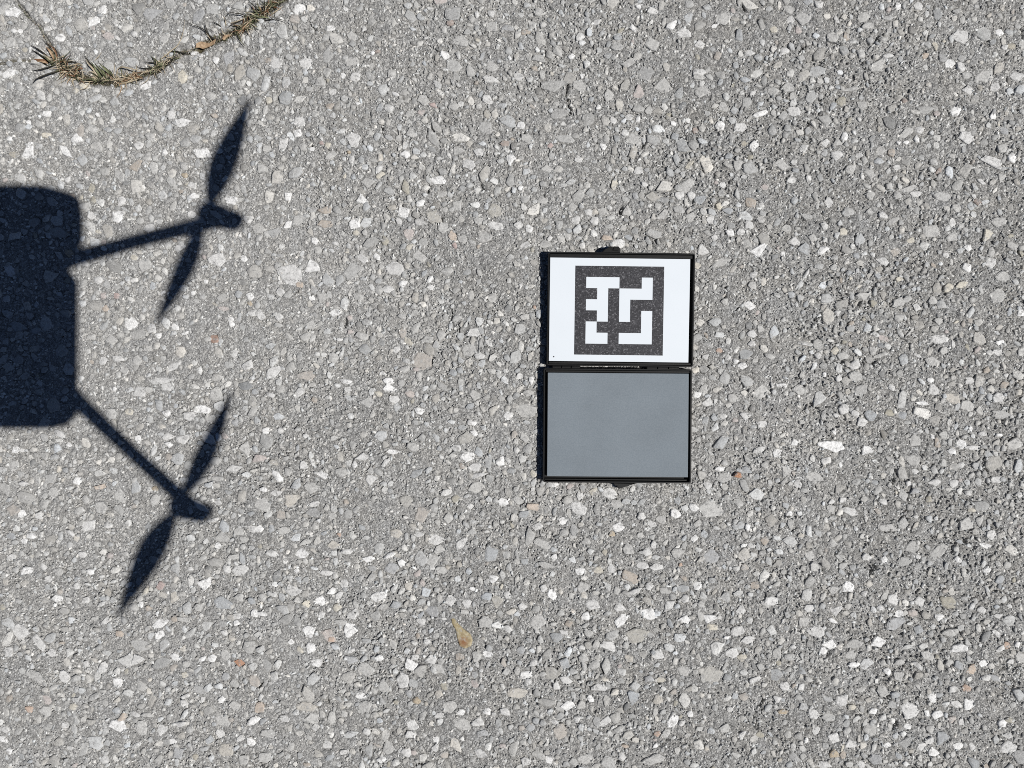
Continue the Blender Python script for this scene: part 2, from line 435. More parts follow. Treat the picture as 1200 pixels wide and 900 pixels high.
(0, 450): """655 35 76 66 20 L;780 15 66 46 0 L;945 118 84 42 -5 W;885 150 54 60 60 L;778 138 44 40 20 W;605 128 42 38 0 C2;525 140 60 64 0 M;
1010 50 70 64 40 M;975 255 86 56 -40 L;860 258 80 46 10 L;785 248 54 32 0 L;790 285 40 28 0 W;645 258 38 34 0 W;398 165 24 56 -80 L;
275 230 76 36 -25 L;324 286 32 26 0 W;72 308 42 38 0 W;205 338 50 36 -30 M;100 312 20 40 85 L;105 468 62 24 -10 L;360 452 50 42 0 W;
250 505 56 56 60 M;475 482 64 28 15 T3;725 490 26 32 60 T;1100 395 94 38 20 L;1018 442 26 86 85 M;880 380 44 48 50 M;855 450 36 34 0 B;
940 455 74 34 30 M;940 575 90 40 -35 L;560 525 66 70 0 M;60 590 56 76 65 T4;100 612 40 40 40 W;185 618 34 40 -80 L;415 662 84 52 15 L;
505 660 36 50 80 L;370 595 56 46 0 M;470 580 66 72 0 M;50 712 56 38 -10 B;145 712 58 44 -10 W;110 740 30 34 0 W;330 698 50 26 -30 L;
120 875 62 44 10 W;200 855 34 36 60 L;48 812 42 40 30 L;1045 722 84 56 -35 M;1120 870 76 52 0 L;1062 870 42 46 40 L;1022 760 32 30 0 W;
890 868 34 28 0 L;950 815 40 30 10 M;1000 638 66 24 20 L;1100 810 66 30 5 M;1020 555 36 30 0 L;210 560 50 42 0 M;240 440 80 50 20 M2;
1150 300 66 60 60 M;400 540 44 36 10 M;425 880 34 40 70 W;385 800 46 36 0 L;60 380 60 50 0 M;1100 180 44 40 0 B2;625 575 24 22 0 T4;
1115 690 60 40 0 M;20 490 60 50 -30 M;535 25 30 26 0 W;1180 680 50 40 0 L;985 160 60 40 20 M;270 880 60 40 0 M""",
(300, 450): """622 15 76 50 0 W;722 46 52 42 0 P3;765 128 52 40 -20 W;648 72 62 36 -20 L;575 46 34 44 60 C2;515 85 60 84 80 M2;198 42 40 60 -60 L;
65 50 26 48 75 L;430 30 44 36 0 L;1185 150 46 36 10 W;1022 50 50 62 60 M;980 252 80 56 20 Y5;1022 230 34 42 60 W;992 340 56 66 45 W;
940 300 52 40 0 L;1030 388 70 36 10 L;1145 362 54 50 40 W;1040 428 80 32 10 L;735 295 46 60 75 M;640 318 60 24 -5 W;500 345 36 80 -75 L;
605 370 54 26 45 L;460 378 34 34 0 W;400 412 56 48 30 M;222 382 48 56 60 L;100 432 66 40 -50 W;310 425 36 70 75 W;542 455 68 60 10 L;
150 412 46 46 0 M;260 485 60 50 0 M;35 494 42 30 -10 W;90 512 60 36 0 L;168 542 90 66 10 C3;28 570 72 76 0 M;118 612 56 38 0 T4;270 565 56 36 5 L;
265 605 64 50 0 G;890 508 62 38 10 L;935 540 46 34 0 Y3;705 548 60 56 0 Y5;780 612 80 84 0 T4;835 580 44 50 0 M2;1155 552 62 44 -20 W;
1005 575 32 30 20 L;655 700 58 48 -20 C3;765 706 50 26 0 L;845 728 74 52 5 L;965 750 72 42 25 L;1105 795 84 84 30 B;830 825 72 66 0 M;
625 802 66 30 25 W;685 842 34 44 70 W;525 820 56 34 5 W;640 865 60 48 0 B2;365 755 66 46 -15 C3;210 795 66 44 -5 W;425 785 30 60 -80 L;
130 685 60 44 0 M;390 706 20 22 0 O2;330 885 76 26 0 L;75 795 30 56 80 L;235 738 70 28 20 M;15 680 36 40 0 W;860 775 66 40 10 M;
870 870 70 40 0 M;1000 180 30 28 0 L;230 242 30 28 0 L;45 220 30 40 75 W;115 215 36 36 60 L;190 875 36 24 0 W;1020 185 30 24 0 W""",
(600, 450): """65 130 72 104 80 M;75 40 60 34 0 M;870 52 40 30 -10 W;918 88 54 56 -40 L;895 25 50 56 60 M;1090 146 62 42 -10 L;1165 40 96 60 20 M;
990 150 40 32 0 L;1175 190 50 32 0 L;1035 65 54 44 0 M;1060 428 38 30 10 O;1095 405 36 52 75 B;975 398 46 30 0 W;920 472 46 38 -20 L;
990 440 76 44 20 M;458 515 62 56 -30 L;318 525 40 46 60 L;200 472 42 28 0 W;270 478 44 30 0 P2;310 585 64 78 60 L;238 642 42 40 20 W;
105 575 66 42 0 T3;55 612 56 42 0 B;30 545 66 46 0 M;118 668 58 34 0 L;145 750 96 44 -25 M;198 812 36 34 0 W;160 850 80 36 -10 M;
290 685 46 60 60 G;500 670 56 54 20 W;490 560 54 44 0 M;605 620 42 50 60 L;655 658 36 44 80 L;770 610 46 60 80 W;700 635 46 54 60 M;
850 578 52 48 0 W;930 590 100 96 20 M;855 725 40 38 -30 W;990 665 40 34 0 Y5;470 702 36 26 0 T;545 775 60 52 0 M;630 785 50 48 -20 L;
665 755 44 40 0 L;610 850 72 36 -5 L;680 858 66 40 15 L;465 865 52 40 20 L;410 875 56 36 0 C2;320 880 60 36 0 W;435 790 30 30 0 Y2;
780 800 80 60 10 M;790 848 26 26 0 O3;930 810 76 66 0 B2;1185 735 40 42 0 T2;1095 858 46 38 0 T5;1120 755 30 44 80 L;1105 670 40 36 -40 W;
1160 310 66 34 20 L;280 710 40 50 60 M;350 740 50 40 0 M;600 710 40 40 0 M;1060 555 50 44 0 M;100 420 30 40 80 C2;20 310 36 40 40 L;870 655 50 40 30 M""",
(900, 450): """295 288 112 52 -10 W;462 312 64 46 -10 W;268 362 56 46 20 L;358 118 54 46 10 L;320 148 26 40 80 L;412 138 44 30 -20 L;480 150 56 60 40 B;
442 178 48 44 30 L;570 135 36 50 75 Y3;628 148 44 36 -10 B;40 318 40 46 -40 W;125 278 32 32 0 W;780 28 52 64 70 L;865 65 76 60 -20 C3;
725 92 24 60 85 W;1075 70 62 52 30 L;1090 146 84 44 0 M;1085 240 42 28 0 W;905 278 60 44 -15 W;862 316 40 30 0 W;962 300 22 80 85 L;
1055 370 80 72 30 Y5;905 378 40 38 0 L;975 385 40 52 70 B2;1072 448 62 36 0 L;785 462 66 34 0 L;690 408 34 34 0 L;658 464 32 30 0 L;
870 465 46 40 30 L;685 355 76 50 0 M;690 505 60 28 0 B2;825 240 66 34 -40 M;300 552 36 30 0 L;352 545 40 34 0 L;102 608 40 32 0 W;
85 410 56 56 0 M;140 468 44 40 10 L;215 435 40 80 75 M;385 595 86 40 -20 L;570 352 60 30 -20 M;540 555 30 50 70 L;635 655 56 56 -20 M2;
555 675 100 36 -5 M;460 812 56 46 10 L;545 822 36 32 0 W;195 805 60 52 -30 M;300 748 48 40 0 M;705 810 30 22 0 L;795 785 110 50 35 M;
892 824 44 24 -40 W;925 655 80 62 30 M;990 645 40 50 0 M;1048 705 56 40 40 L;1022 760 30 56 75 W;1030 875 40 26 0 W;1125 850 40 34 0 M;
675 765 60 52 0 M;640 835 60 50 0 G2;940 508 44 32 10 L;955 590 30 26 0 C2;1180 520 40 34 0 L;150 30 80 50 0 M;440 28 70 44 30 M;
60 8 50 24 0 W;580 15 30 40 30 L;950 210 30 26 0 W;770 245 22 26 0 W;312 224 26 24 0 W;1010 235 26 46 80 L;935 100 56 80 70 M""",
(0, 675): """95 265 82 84 -5 L;185 315 90 44 -55 L;38 356 48 46 0 L;270 105 56 36 5 W;225 15 46 42 0 L;400 115 46 28 30 L;356 45 44 36 0 L;
965 38 70 70 0 W;1042 125 60 84 70 B;752 220 76 42 25 W;745 278 42 56 -60 W;815 98 46 46 30 C3;750 50 40 44 -40 P;690 152 38 34 0 T2;
815 202 36 34 0 T2;868 205 26 90 75 M;930 150 46 46 0 M;662 134 26 28 0 W;560 270 36 36 0 T3;495 210 30 56 -60 L;625 145 56 46 -20 M;
820 384 44 44 0 W;995 386 42 46 -45 W;948 388 32 30 0 W;1120 408 52 38 0 O;1055 370 60 50 -30 M;1190 490 60 66 0 T4;645 392 66 54 -10 L;
480 432 46 60 0 L;552 498 56 50 -30 W;300 472 62 56 -20 L;240 362 52 44 0 L;810 430 40 34 0 T4;660 520 54 46 0 M;405 412 36 30 0 L;
545 705 96 60 -10 W;575 662 52 44 10 T3;548 632 40 36 0 B;755 720 58 62 50 L;665 712 56 70 60 M;632 650 26 56 80 L;690 650 30 60 80 M;
808 772 38 34 0 W;835 695 66 34 10 L;835 830 56 56 0 B2;215 630 60 68 -30 M;137 626 36 40 60 O3;160 470 90 50 -20 M;950 578 30 28 0 L;
870 565 46 30 20 L;860 600 50 30 -50 L;1040 582 38 36 0 W;935 535 66 44 -5 G;1100 605 40 50 60 M;1045 680 76 66 0 M;1030 738 50 40 0 L;
1130 760 36 36 0 L;1185 680 34 70 -60 W;1175 780 50 44 10 W;1060 820 60 76 70 C3;275 780 44 56 80 Y5;25 720 40 34 0 L;10 765 36 50 60 W;
490 860 50 40 0 L;40 822 36 26 -20 W;325 808 36 26 0 L;915 850 30 36 0 Y2;340 615 46 34 0 C2;305 700 34 40 0 L;425 685 50 36 0 Y5;
1108 222 34 32 0 W;1050 265 44 34 0 L;1108 188 46 26 0 L;1055 475 50 44 0 B2;1140 865 60 44 0 M;660 325 90 50 -10 M2;1190 175 40 36 0 W""",
(300, 675): """175 70 52 74 80 L;302 114 78 46 0 W;238 130 38 36 0 C;355 72 40 32 20 W;388 92 50 30 40 L;572 98 76 46 20 W;412 32 44 42 0 L;448 182 44 66 -60 L;
438 255 60 66 65 W;395 218 40 54 70 M;250 258 58 54 0 W;345 285 96 62 -20 P3;355 300 40 26 -10 O3;258 338 60 48 -20 W;283 408 60 46 -20 W;
165 310 30 28 0 W;655 135 52 46 -20 B;580 385 50 40 0 W;725 420 60 66 45 W;685 490 66 64 0 L;520 435 54 76 70 M;600 520 60 70 60 M;
490 562 44 38 0 W;450 395 66 50 -20 B2;446 352 44 26 0 L;820 392 46 42 0 L;912 115 54 54 -20 L;985 127 54 44 0 L;1130 122 64 60 20 Y4;
1112 15 44 42 0 W;1012 60 28 26 0 W;1175 88 40 40 0 L;1075 215 66 60 0 M;775 215 50 44 0 L;1180 250 40 60 80 L;1085 368 34 54 70 W;
1022 506 42 46 0 P2;885 520 44 34 0 Y3;855 556 50 36 -10 C3;752 585 44 38 0 T;715 552 36 44 70 B2;910 612 60 86 -70 M;970 695 50 90 80 M;
857 655 42 34 10 L;958 642 38 30 0 W;1082 636 36 38 0 W;1165 635 60 44 -30 L;1040 685 62 44 0 L;1060 740 70 34 0 B2;735 698 60 50 -20 L;
722 744 64 36 -5 L;845 768 36 34 -40 W;840 806 40 38 0 L;1052 834 64 48 -20 L;710 828 58 40 -10 L;588 862 52 26 0 W;410 825 44 32 0 L;
235 612 100 46 -5 C3;265 665 70 60 -10 M;130 670 52 36 0 L;280 712 40 36 20 L;335 795 46 50 60 L;510 615 66 50 30 M;620 805 56 60 0 M;
235 885 36 30 0 T2;15 620 50 66 -40 T3;885 838 40 34 0 T5;50 740 80 44 0 M;40 850 66 56 0 M;20 570 36 36 0 L;160 800 40 50 0 M;
825 165 54 70 60 B2;715 50 46 50 0 C3;955 380 38 56 80 T2;800 310 40 30 0 L;745 380 40 30 0 L;560 185 60 44 30 M2;870 440 40 90 50 M;
20 178 60 26 -5 W;310 182 36 40 0 L;380 150 40 40 60 C2;85 88 34 30 0 L;30 100 46 36 0 M;1155 795 36 26 0 P2;520 730 40 36 0 L;760 355 30 36 0 T4""",
(600, 675): """187 85 56 54 -20 W;120 215 84 66 10 M;345 188 52 46 0 W;335 52 74 46 10 M;378 135 76 46 -10 L;510 212 86 44 45 W;640 178 60 76 80 W;740 135 72 46 40 L;
870 45 48 46 40 W;810 205 62 36 -5 W;925 198 62 52 -20 W;945 240 56 36 0 C;268 222 36 44 80 T2;452 325 80 60 -20 L;585 285 108 76 20 Y4;
550 388 52 50 0 C3;680 368 66 50 -10 L;665 358 30 30 0 B;940 458 76 92 85 Y5;1060 260 64 50 10 L;1008 288 38 26 0 W;1105 300 60 44 0 L;
1030 360 56 54 0 L;1078 385 50 34 0 C2;1140 485 66 30 20 L;245 412 56 54 0 B;335 385 52 54 0 M;390 415 40 54 -60 M;65 465 66 44 0 W;
75 495 36 28 0 L;25 550 56 96 80 C3;210 518 40 46 60 L;185 460 76 66 0 Y5;250 490 40 60 60 L;405 522 80 36 -5 L;368 575 38 34 0 W;
262 610 40 68 -80 W;225 615 46 50 60 M;685 578 56 50 20 C3;700 486 44 38 0 C2;750 680 76 46 50 W;836 650 34 38 60 W;795 690 32 38 60 L;
1085 565 40 40 0 T5;1165 745 36 42 70 Y3;1022 625 28 46 80 L;225 730 66 76 30 T5;200 685 36 30 0 L;302 672 42 40 0 L;435 685 80 30 35 L;
450 875 84 60 -20 M2;660 860 100 56 20 M;345 860 90 50 20 M;60 870 56 44 -20 L;175 860 40 36 0 W;680 742 38 30 0 O2;530 800 22 34 80 T3;
675 795 32 24 40 W;515 850 40 36 60 L;1080 745 36 46 -40 L;1000 715 52 44 0 M;575 75 66 36 30 L;640 48 44 44 0 L;500 150 60 46 0 L;
715 70 56 36 0 M;810 105 36 40 0 L;890 130 44 36 60 M;1075 160 46 50 -60 L;1140 45 40 50 60 T2;45 145 56 40 0 L;240 265 26 50 70 L;
40 345 40 40 0 B2;325 335 40 34 0 L;100 405 30 46 -60 L;640 485 50 36 0 B2;805 445 56 60 60 M;500 720 60 36 30 M;1190 130 30 50 80 M;150 55 40 36 0 L""",
(900, 675): """375 50 54 56 0 W;312 72 66 50 10 M;450 82 40 34 10 L;585 115 66 60 0 L;528 148 34 28 0 W;712 120 60 56 0 L;615 180 48 36 20 W;842 125 60 76 80 Y3;
680 172 66 36 -20 P3;802 192 50 40 0 W;1000 158 56 38 -10 L;1080 188 46 32 0 L;1130 142 24 34 80 L;600 228 96 62 0 B2;195 152 76 36 10 L;
320 162 58 52 0 L;15 118 50 64 80 L;305 210 56 22 -15 W;225 260 60 84 80 L;295 322 70 52 -15 W;262 352 42 42 0 W;515 306 78 52 20 W;
895 342 76 46 15 W;855 265 88 36 5 M;1072 270 40 28 -40 W;1122 325 34 40 60 O3;1168 320 40 36 20 W;1092 342 34 46 -60 L;1010 410 46 36 0 W;
955 442 46 50 -20 O4;930 528 34 50 75 O3;895 420 40 60 75 B;868 530 40 48 -60 L;400 415 60 32 0 W;400 320 84 40 10 M;390 370 60 40 20 M;
558 450 32 48 85 W;610 470 50 66 75 M;700 420 66 26 -45 L;620 405 60 34 0 M;750 375 60 52 0 M;95 378 44 62 80 M2;120 330 34 30 0 L;
665 630 76 72 -10 L;770 572 44 48 0 W;792 650 58 46 0 W;882 600 36 60 80 L;942 602 54 60 60 W;860 672 46 36 -10 P3;908 686 34 40 0 L;
497 634 48 38 15 W;540 666 40 28 0 L;598 556 52 36 10 B;345 580 62 56 50 L;215 645 46 54 60 L;45 578 46 42 0 L;78 520 50 44 0 L;
68 640 54 28 5 T;170 615 40 50 70 B2;310 762 60 54 0 L;390 785 84 52 10 L;310 832 54 46 5 T;352 838 36 46 -20 T2;480 722 66 66 60 M;
645 782 66 60 10 G;562 795 28 40 85 W;658 708 28 44 85 W;775 826 58 46 0 W;895 798 52 40 -5 W;815 760 70 64 0 B;758 775 34 62 -65 L;
720 800 36 50 -60 L;955 800 30 36 0 L;1125 806 76 56 10 L;1100 690 40 40 -60 W;1125 750 36 34 30 L;1130 676 56 28 -15 Y3;1055 480 34 60 80 B2;
120 850 44 56 60 G;260 885 60 36 0 L;500 860 66 44 10 B2;1190 850 80 70 0 G;180 768 26 32 0 W;225 722 50 44 60 L;760 715 50 44 0 M;
1185 385 50 60 60 M;1138 402 28 34 80 L;1085 20 50 44 0 B;745 645 34 40 40 W;440 885 30 40 0 L;380 885 40 36 60 M;285 660 70 40 10 M2""",
}
COLS = {
    'W': (.76, .76, .752), 'L': (.60, .598, .588), 'M': (.455, .452, .438), 'M2': (.415, .415, .406), 'G': (.355, .357, .354), 'G2': (.375, .375, .366),
    'T': (.46, .35, .20), 'T2': (.40, .33, .255), 'T3': (.52, .41, .31), 'T4': (.40, .355, .305), 'T5': (.43, .385, .33),
    'O': (.42, .19, .085), 'O2': (.46, .28, .18), 'O3': (.52, .33, .21), 'O4': (.62, .47, .34),
    'P': (.46, .315, .28), 'P2': (.50, .43, .40), 'P3': (.50, .43, .385), 'B': (.31, .345, .375), 'B2': (.36, .375, .39),
    'Y2': (.40, .36, .27), 'Y3': (.36, .33, .24), 'Y4': (.42, .40, .345), 'Y5': (.40, .385, .345), 'C': (.62, .58, .49), 'C2': (.55, .52, .45),
    'C3': (.50, .475, .43), 'R': (.33, .185, .12), 'R2': (.29, .205, .16),
}
for _k in COLS:
    if _k[0] in 'TOPYRB':
        _m = 0.15 if _k in ('O', 'R') else (0.58 if _k[0] == 'B' else 0.36)
        _g = 0.40
        COLS[_k] = tuple(c_ * (1 - _m) + _g * _m for c_ in COLS[_k])
CASE = (629, 286, 815, 570)
stones = []          # px, py, half length, half width, angle (rad), colour
for (ox, oy), txt in TILES.items():
    for row in txt.replace('\n', '').split(';'):
        f = row.split()
        if len(f) != 6:
            continue
        x, y = ox + float(f[0]) / 4, oy + float(f[1]) / 4
        if CASE[0] + 4 < x < CASE[2] - 3 and CASE[1] + 6 < y < CASE[3] - 3:
            continue
        stones.append([x, y, float(f[2]) / 8, float(f[3]) / 8, math.radians(float(f[4])), COLS[f[5]]])
READ = len(stones)

# ------------------------------------------------------------------ random aggregate between the read stones
EXT = 1.0                                         # chips reach this far out (metres, half extent in x)
OCC_X0, OCC_Y0 = -700, -650                       # occupancy raster in photo px
OCC = np.zeros((2200, 2600), dtype=bool)


def occ_patch(x, y, r):
    i0, i1 = int(y - r - OCC_Y0), int(y + r - OCC_Y0) + 1
    j0, j1 = int(x - r - OCC_X0), int(x + r - OCC_X0) + 1
    return slice(max(i0, 0), max(i1, 0)), slice(max(j0, 0), max(j1, 0))


for s in stones:
    r = math.sqrt(s[2] * s[3])
    OCC[occ_patch(s[0], s[1], r * 0.66)] = True


OCC[occ_patch(541, 743, 17)] = True                # room for the tan wedge


def grey_colour(r):
    t = r.random()
    if t < 0.60:
        v = r.uniform(0.34, 0.47)
    elif t < 0.90:
        v = r.uniform(0.46, 0.60)
    elif t < 0.96:
        v = r.uniform(0.56, 0.72)
    else:
        v = r.uniform(0.20, 0.32)
    w = r.normal(0, 0.02)
    c = (v * (1 + w), v, v * (1 - 0.025 - w * 1.4))
    if r.random() < 0.035:
        c = random.choice([COLS['T2'], COLS['P2'], COLS['Y3'], COLS['B'], COLS['T4'], COLS['C2']])
    return c


def scatter(n, lo, hi, x0, x1, y0, y1, pw=1.6):
    got = 0
    for _ in range(n * 6):
        if got >= n:
            break
        x, y = rng.uniform(x0, x1), rng.uniform(y0, y1)
        if rng.random() > 0.62 + 0.5 * math.sin(x * 0.021 + 1.3 * math.sin(y * 0.013)) * math.sin(y * 0.024 + 1.1 * math.sin(x * 0.009 + 2)):
            continue
        r = lo + (hi - lo) * rng.random() ** pw
        sl = occ_patch(x, y, r * 0.8)
        p = OCC[sl]
        if p.size == 0 or p.any():
            continue
        p[...] = True
        asp = rng.uniform(0.5, 0.95)
        stones.append([x, y, r / math.sqrt(asp), r * math.sqrt(asp), rng.uniform(0, math.pi), grey_colour(rng)])
        got += 1


scatter(1000, 4.5, 9.0, -60, 1260, -60, 960, 1.8)
scatter(6000, 2.4, 4.6, -60, 1260, -60, 960, 1.3)
for (a, b, c, d) in ((-330, -60, -330, 1230), (1260, 1530, -330, 1230), (-60, 1260, -330, -60), (-60, 1260, 960, 1230)):
    area = (b - a) * (d - c) / 1.08e6
    scatter(int(700 * area), 5.0, 11.0, a, b, c, d, 1.5)
    scatter(int(2200 * area), 3.2, 5.0, a, b, c, d, 1.3)

# ------------------------------------------------------------------ the asphalt sheet
STEP = 0.0013
xc = np.arange(-0.515, 0.515 + STEP / 2, STEP)
yc = np.arange(-0.395, 0.395 + STEP / 2, STEP)


def spread(core):
    out, p, d = [], core[-1], STEP * 2
    while p < 900:
        p += d
        d *= 1.28
        out.append(p)
    out = np.array(out)
    return np.concatenate([-out[::-1] - (-core[0] - core[-1]) * 0, core, out])


xs, ys = spread(xc), spread(yc)
nx, ny = len(xs), len(ys)
XX, YY = np.meshgrid(xs, ys)
PXX, PYY = XX / PX + 600, 450 - YY / PX


def lattice(cell, amp):
    gw, gh = int(1.2 / cell) + 4, int(1.0 / cell) + 4
    g = rng.normal(0, 1, (gh, gw))
    u = np.clip((XX + 0.6) / cell, 0, gw - 2.001)
    v = np.clip((YY + 0.5) / cell, 0, gh - 2.001)
    i, j = v.astype(int), u.astype(int)
    fu, fv = u - j, v - i
    fu, fv = fu * fu * (3 - 2 * fu), fv * fv * (3 - 2 * fv)
    return amp * (g[i, j] * (1 - fu) * (1 - fv) + g[i, j + 1] * fu * (1 - fv) + g[i + 1, j] * (1 - fu) * fv + g[i + 1, j + 1] * fu * fv)


core = (np.abs(XX) < 0.52) & (np.abs(YY) < 0.40)
ROUGH = 0.6 + 0.55 * np.clip((PXX - 250) / 800, 0, 1)
Z = lattice(0.06, 0.0004) + (lattice(0.012, 0.00025) + lattice(0.005, 0.0004) + lattice(0.0026, 0.0004) + rng.normal(0, 0.0003, XX.shape)) * ROUGH
Z = np.where(core, Z, 0.0) - 0.0006
i0x, i0y = int(np.argmin(abs(xs + 0.515))), int(np.argmin(abs(ys + 0.395)))
for k, s in enumerate(stones):
    x, y = gx(s[0]), gy(s[1])
    if abs(x) > 0.51 or abs(y) > 0.39:
        continue
    a, b = s[2] * PX, s[3] * PX
    R = max(a, b) * 1.35 + 0.001
    ja, jb = i0x + int((x - R + 0.515) / STEP), i0x + int((x + R + 0.515) / STEP) + 2
    ia, ib = i0y + int((y - R + 0.395) / STEP), i0y + int((y + R + 0.395) / STEP) + 2
    ja, ia = max(ja, 0), max(ia, 0)
    sx_, sy_ = XX[ia:ib, ja:jb] - x, YY[ia:ib, ja:jb] - y
    c_, n_ = math.cos(s[4]), math.sin(s[4])
    u, v = (sx_ * c_ + sy_ * n_) / a, (-sx_ * n_ + sy_ * c_) / b
    q = np.hypot(u, v)
    z = Z[ia:ib, ja:jb]
    z[q < 1.0] = np.minimum(z[q < 1.0], -0.0009)
    if rng.random() < 0.72:
        ph = rng.uniform(0, 6.28)
        ring = np.clip(1 - np.abs(q - 1.08) / 0.22, 0, 1) * np.clip(np.cos(np.arctan2(v, u) - ph) * 1.2 + 0.1, 0, 1)
        z -= ring * rng.uniform(0.0008, 0.0026)


def seg_dist(pts):
    """distance (photo px) of every sheet vertex from a polyline, and the position along it"""
    best = np.full(XX.shape, 1e9)
    along = np.zeros(XX.shape)
    n = len(pts) - 1
    for i in range(n):
        (ax, ay), (bx, by) = pts[i], pts[i + 1]
        dx, dy = bx - ax, by - ay
        t = np.clip(((PXX - ax) * dx + (PYY - ay) * dy) / (dx * dx + dy * dy + 1e-9), 0, 1)
        d = np.hypot(PXX - ax - t * dx, PYY - ay - t * dy)
        m = d < best
        best[m] = d[m]
        along[m] = (i + t[m]) / n
    return best, along


CRACK = [(-6, -40), (8, -16), (21, 4), (28, 13), (34, 21), (40, 26), (47, 31), (49, 38), (53, 46), (58, 53), (66, 68), (75, 80), (90, 90), (110, 95), (135, 95),
         (160, 90), (180, 82), (190, 76), (205, 67), (213, 61), (225, 60), (240, 52), (258, 44), (275, 37), (290, 27), (305, 15), (322, 4), (338, -10), (372, -40), (400, -52)]
soil = np.zeros(XX.shape)
jit = lattice(0.012, 1.3) + lattice(0.004, 1.2)
sub = (PXX < 430) & (PYY < 140) & (PXX > -60) & (PYY > -60)
d, al = seg_dist(CRACK)
wid = np.interp(al, [0, 0.3, 0.36, 0.45, 0.58, 0.66, 0.72, 0.82, 0.92, 1.0], [1.9, 2.1, 4.2, 5.6, 3.6, 2.4, 4.2, 5.8, 7.5, 5.0])
g = np.clip(1.25 - (d + jit * np.interp(al, [0, 0.31, 0.40, 1], [0.28, 0.28, 1, 1])) / wid, 0, 1) * sub
Z -= g * np.interp(al, [0, 0.34, 0.42, 1.0], [0.0060, 0.0055, 0.0026, 0.0028])
soil = np.maximum(soil, np.clip(g * 1.7, 0, 1) * np.interp(al, [0, 0.33, 0.38, 1], [0.3, 0.4, 1, 1]))
d, al = seg_dist([(-40, 76), (0, 73), (10, 71), (25, 70), (40, 70), (56, 73)])
g = np.clip(1.2 - (d + jit * 0.4) / np.interp(al, [0, 0.6, 1], [2.4, 2.0, 6.0]), 0, 1) * sub
Z -= g * 0.0035
soil = np.maximum(soil, np.clip(g * 1.4, 0, 1) * 0.8)
d, al = seg_dist([(-10, 40), (2, 36), (7, 28), (14, 24), (24, 21)])
Z -= np.clip(1.2 - (d + jit * 0.7) / 1.5, 0, 1) * sub * 0.003
# short open crevices beside stones, seen as dark hooks in the photograph
CREV = [
    [(666, 92), (664, 110), (669, 132)], [(871, 4), (874, 12)], [(789, 96), (787, 104)], [(756, 165), (753, 173)], [(447, 146), (450, 165)], [(362, 163), (365, 170)], [(501, 225), (504, 219)],
    [(564, 214), (567, 223)], [(364, 26), (370, 36)], [(729, 241), (727, 253)], [(851, 337), (850, 348)], [(858, 369), (866, 361)], [(823, 436), (831, 430)], [(1050, 550), (1046, 568)],
    [(1063, 578), (1067, 595), (1058, 601)], [(1026, 662), (1022, 671)], [(965, 665), (966, 672)], [(983, 643), (981, 650)], [(1075, 634), (1075, 646)], [(1133, 632), (1130, 637)],
    [(1190, 798), (1187, 811), (1194, 820), (1187, 826)], [(1197, 34), (1199, 48)], [(1051, 846), (1047, 857)], [(1115, 778), (1116, 786)], [(1011, 850), (1012, 862)], [(1041, 815), (1043, 822)],
    [(896, 820), (886, 835), (884, 850)], [(782, 868), (772, 876)], [(706, 786), (710, 789)], [(686, 733), (687, 740)], [(302, 806), (315, 798)], [(380, 821), (384, 822)], [(422, 880), (424, 884)],
    [(488, 898), (494, 897)], [(537, 881), (541, 884)], [(1084, 221), (1097, 210)], [(1029, 46), (1030, 38)], [(1178, 190), (1180, 180)], [(947, 147), (950, 140)], [(530, 365), (529, 380)],
    [(405, 374), (404, 382)], [(515, 265), (517, 255)], [(1003, 282), (1004, 276)], [(1053, 229), (1052, 238)], [(941, 250), (942, 260)], [(1022, 431), (1024, 427)], [(955, 375), (963, 368)],
    [(833, 612), (834, 618)], [(970, 770), (974, 764)], [(1173, 785), (1178, 784)], [(938, 60), (944, 52)], [(634, 95), (636, 102)], [(690, 150), (691, 158)], [(760, 660), (757, 668)],
]
for pts in CREV:
    m0, m1 = min(p[0] for p in pts) - 8, max(p[0] for p in pts) + 8
    n0, n1 = min(p[1] for p in pts) - 8, max(p[1] for p in pts) + 8
    jj = np.where((PXX[0] > m0) & (PXX[0] < m1))[0]
    ii = np.where((PYY[:, 0] > n0) & (PYY[:, 0] < n1))[0]
    if len(ii) < 2 or len(jj) < 2:
        continue
    sl = (slice(ii[0], ii[-1] + 1), slice(jj[0], jj[-1] + 1))
    best = np.full(PXX[sl].shape, 1e9)
    for (ax, ay), (bx, by) in zip(pts[:-1], pts[1:]):
        dx, dy = bx - ax, by - ay
        t = np.clip(((PXX[sl] - ax) * dx + (PYY[sl] - ay) * dy) / (dx * dx + dy * dy + 1e-9), 0, 1)
        best = np.minimum(best, np.hypot(PXX[sl] - ax - t * dx, PYY[sl] - ay - t * dy))
    Z[sl] -= np.clip(1.35 - (best + jit[sl] * 0.3) / 1.35, 0, 1) * 0.0055

pit = (rng.random(Z.shape) < 0.0045 * ROUGH ** 2) & core
Z -= pit * rng.uniform(0.001, 0.0032, Z.shape)
verts = np.stack([XX, YY, Z], -1).reshape(-1, 3)
idx = np.arange(nx * ny).reshape(ny, nx)
quads = np.stack([idx[:-1, :-1], idx[:-1, 1:], idx[1:, 1:], idx[1:, :-1]], -1).reshape(-1, 4)
me = fast_mesh('asphalt_ground', verts, quads, 4)
at = me.attributes.new('soil', 'FLOAT', 'POINT')
at.data.foreach_set('value', soil.astype(np.float32).ravel())
me.materials.append(M['asphalt'])
ground = link(bpy.data.objects.new('asphalt_ground', me))
ground['kind'] = 'structure'
ground['label'] = 'worn light grey asphalt with pale angular stones'


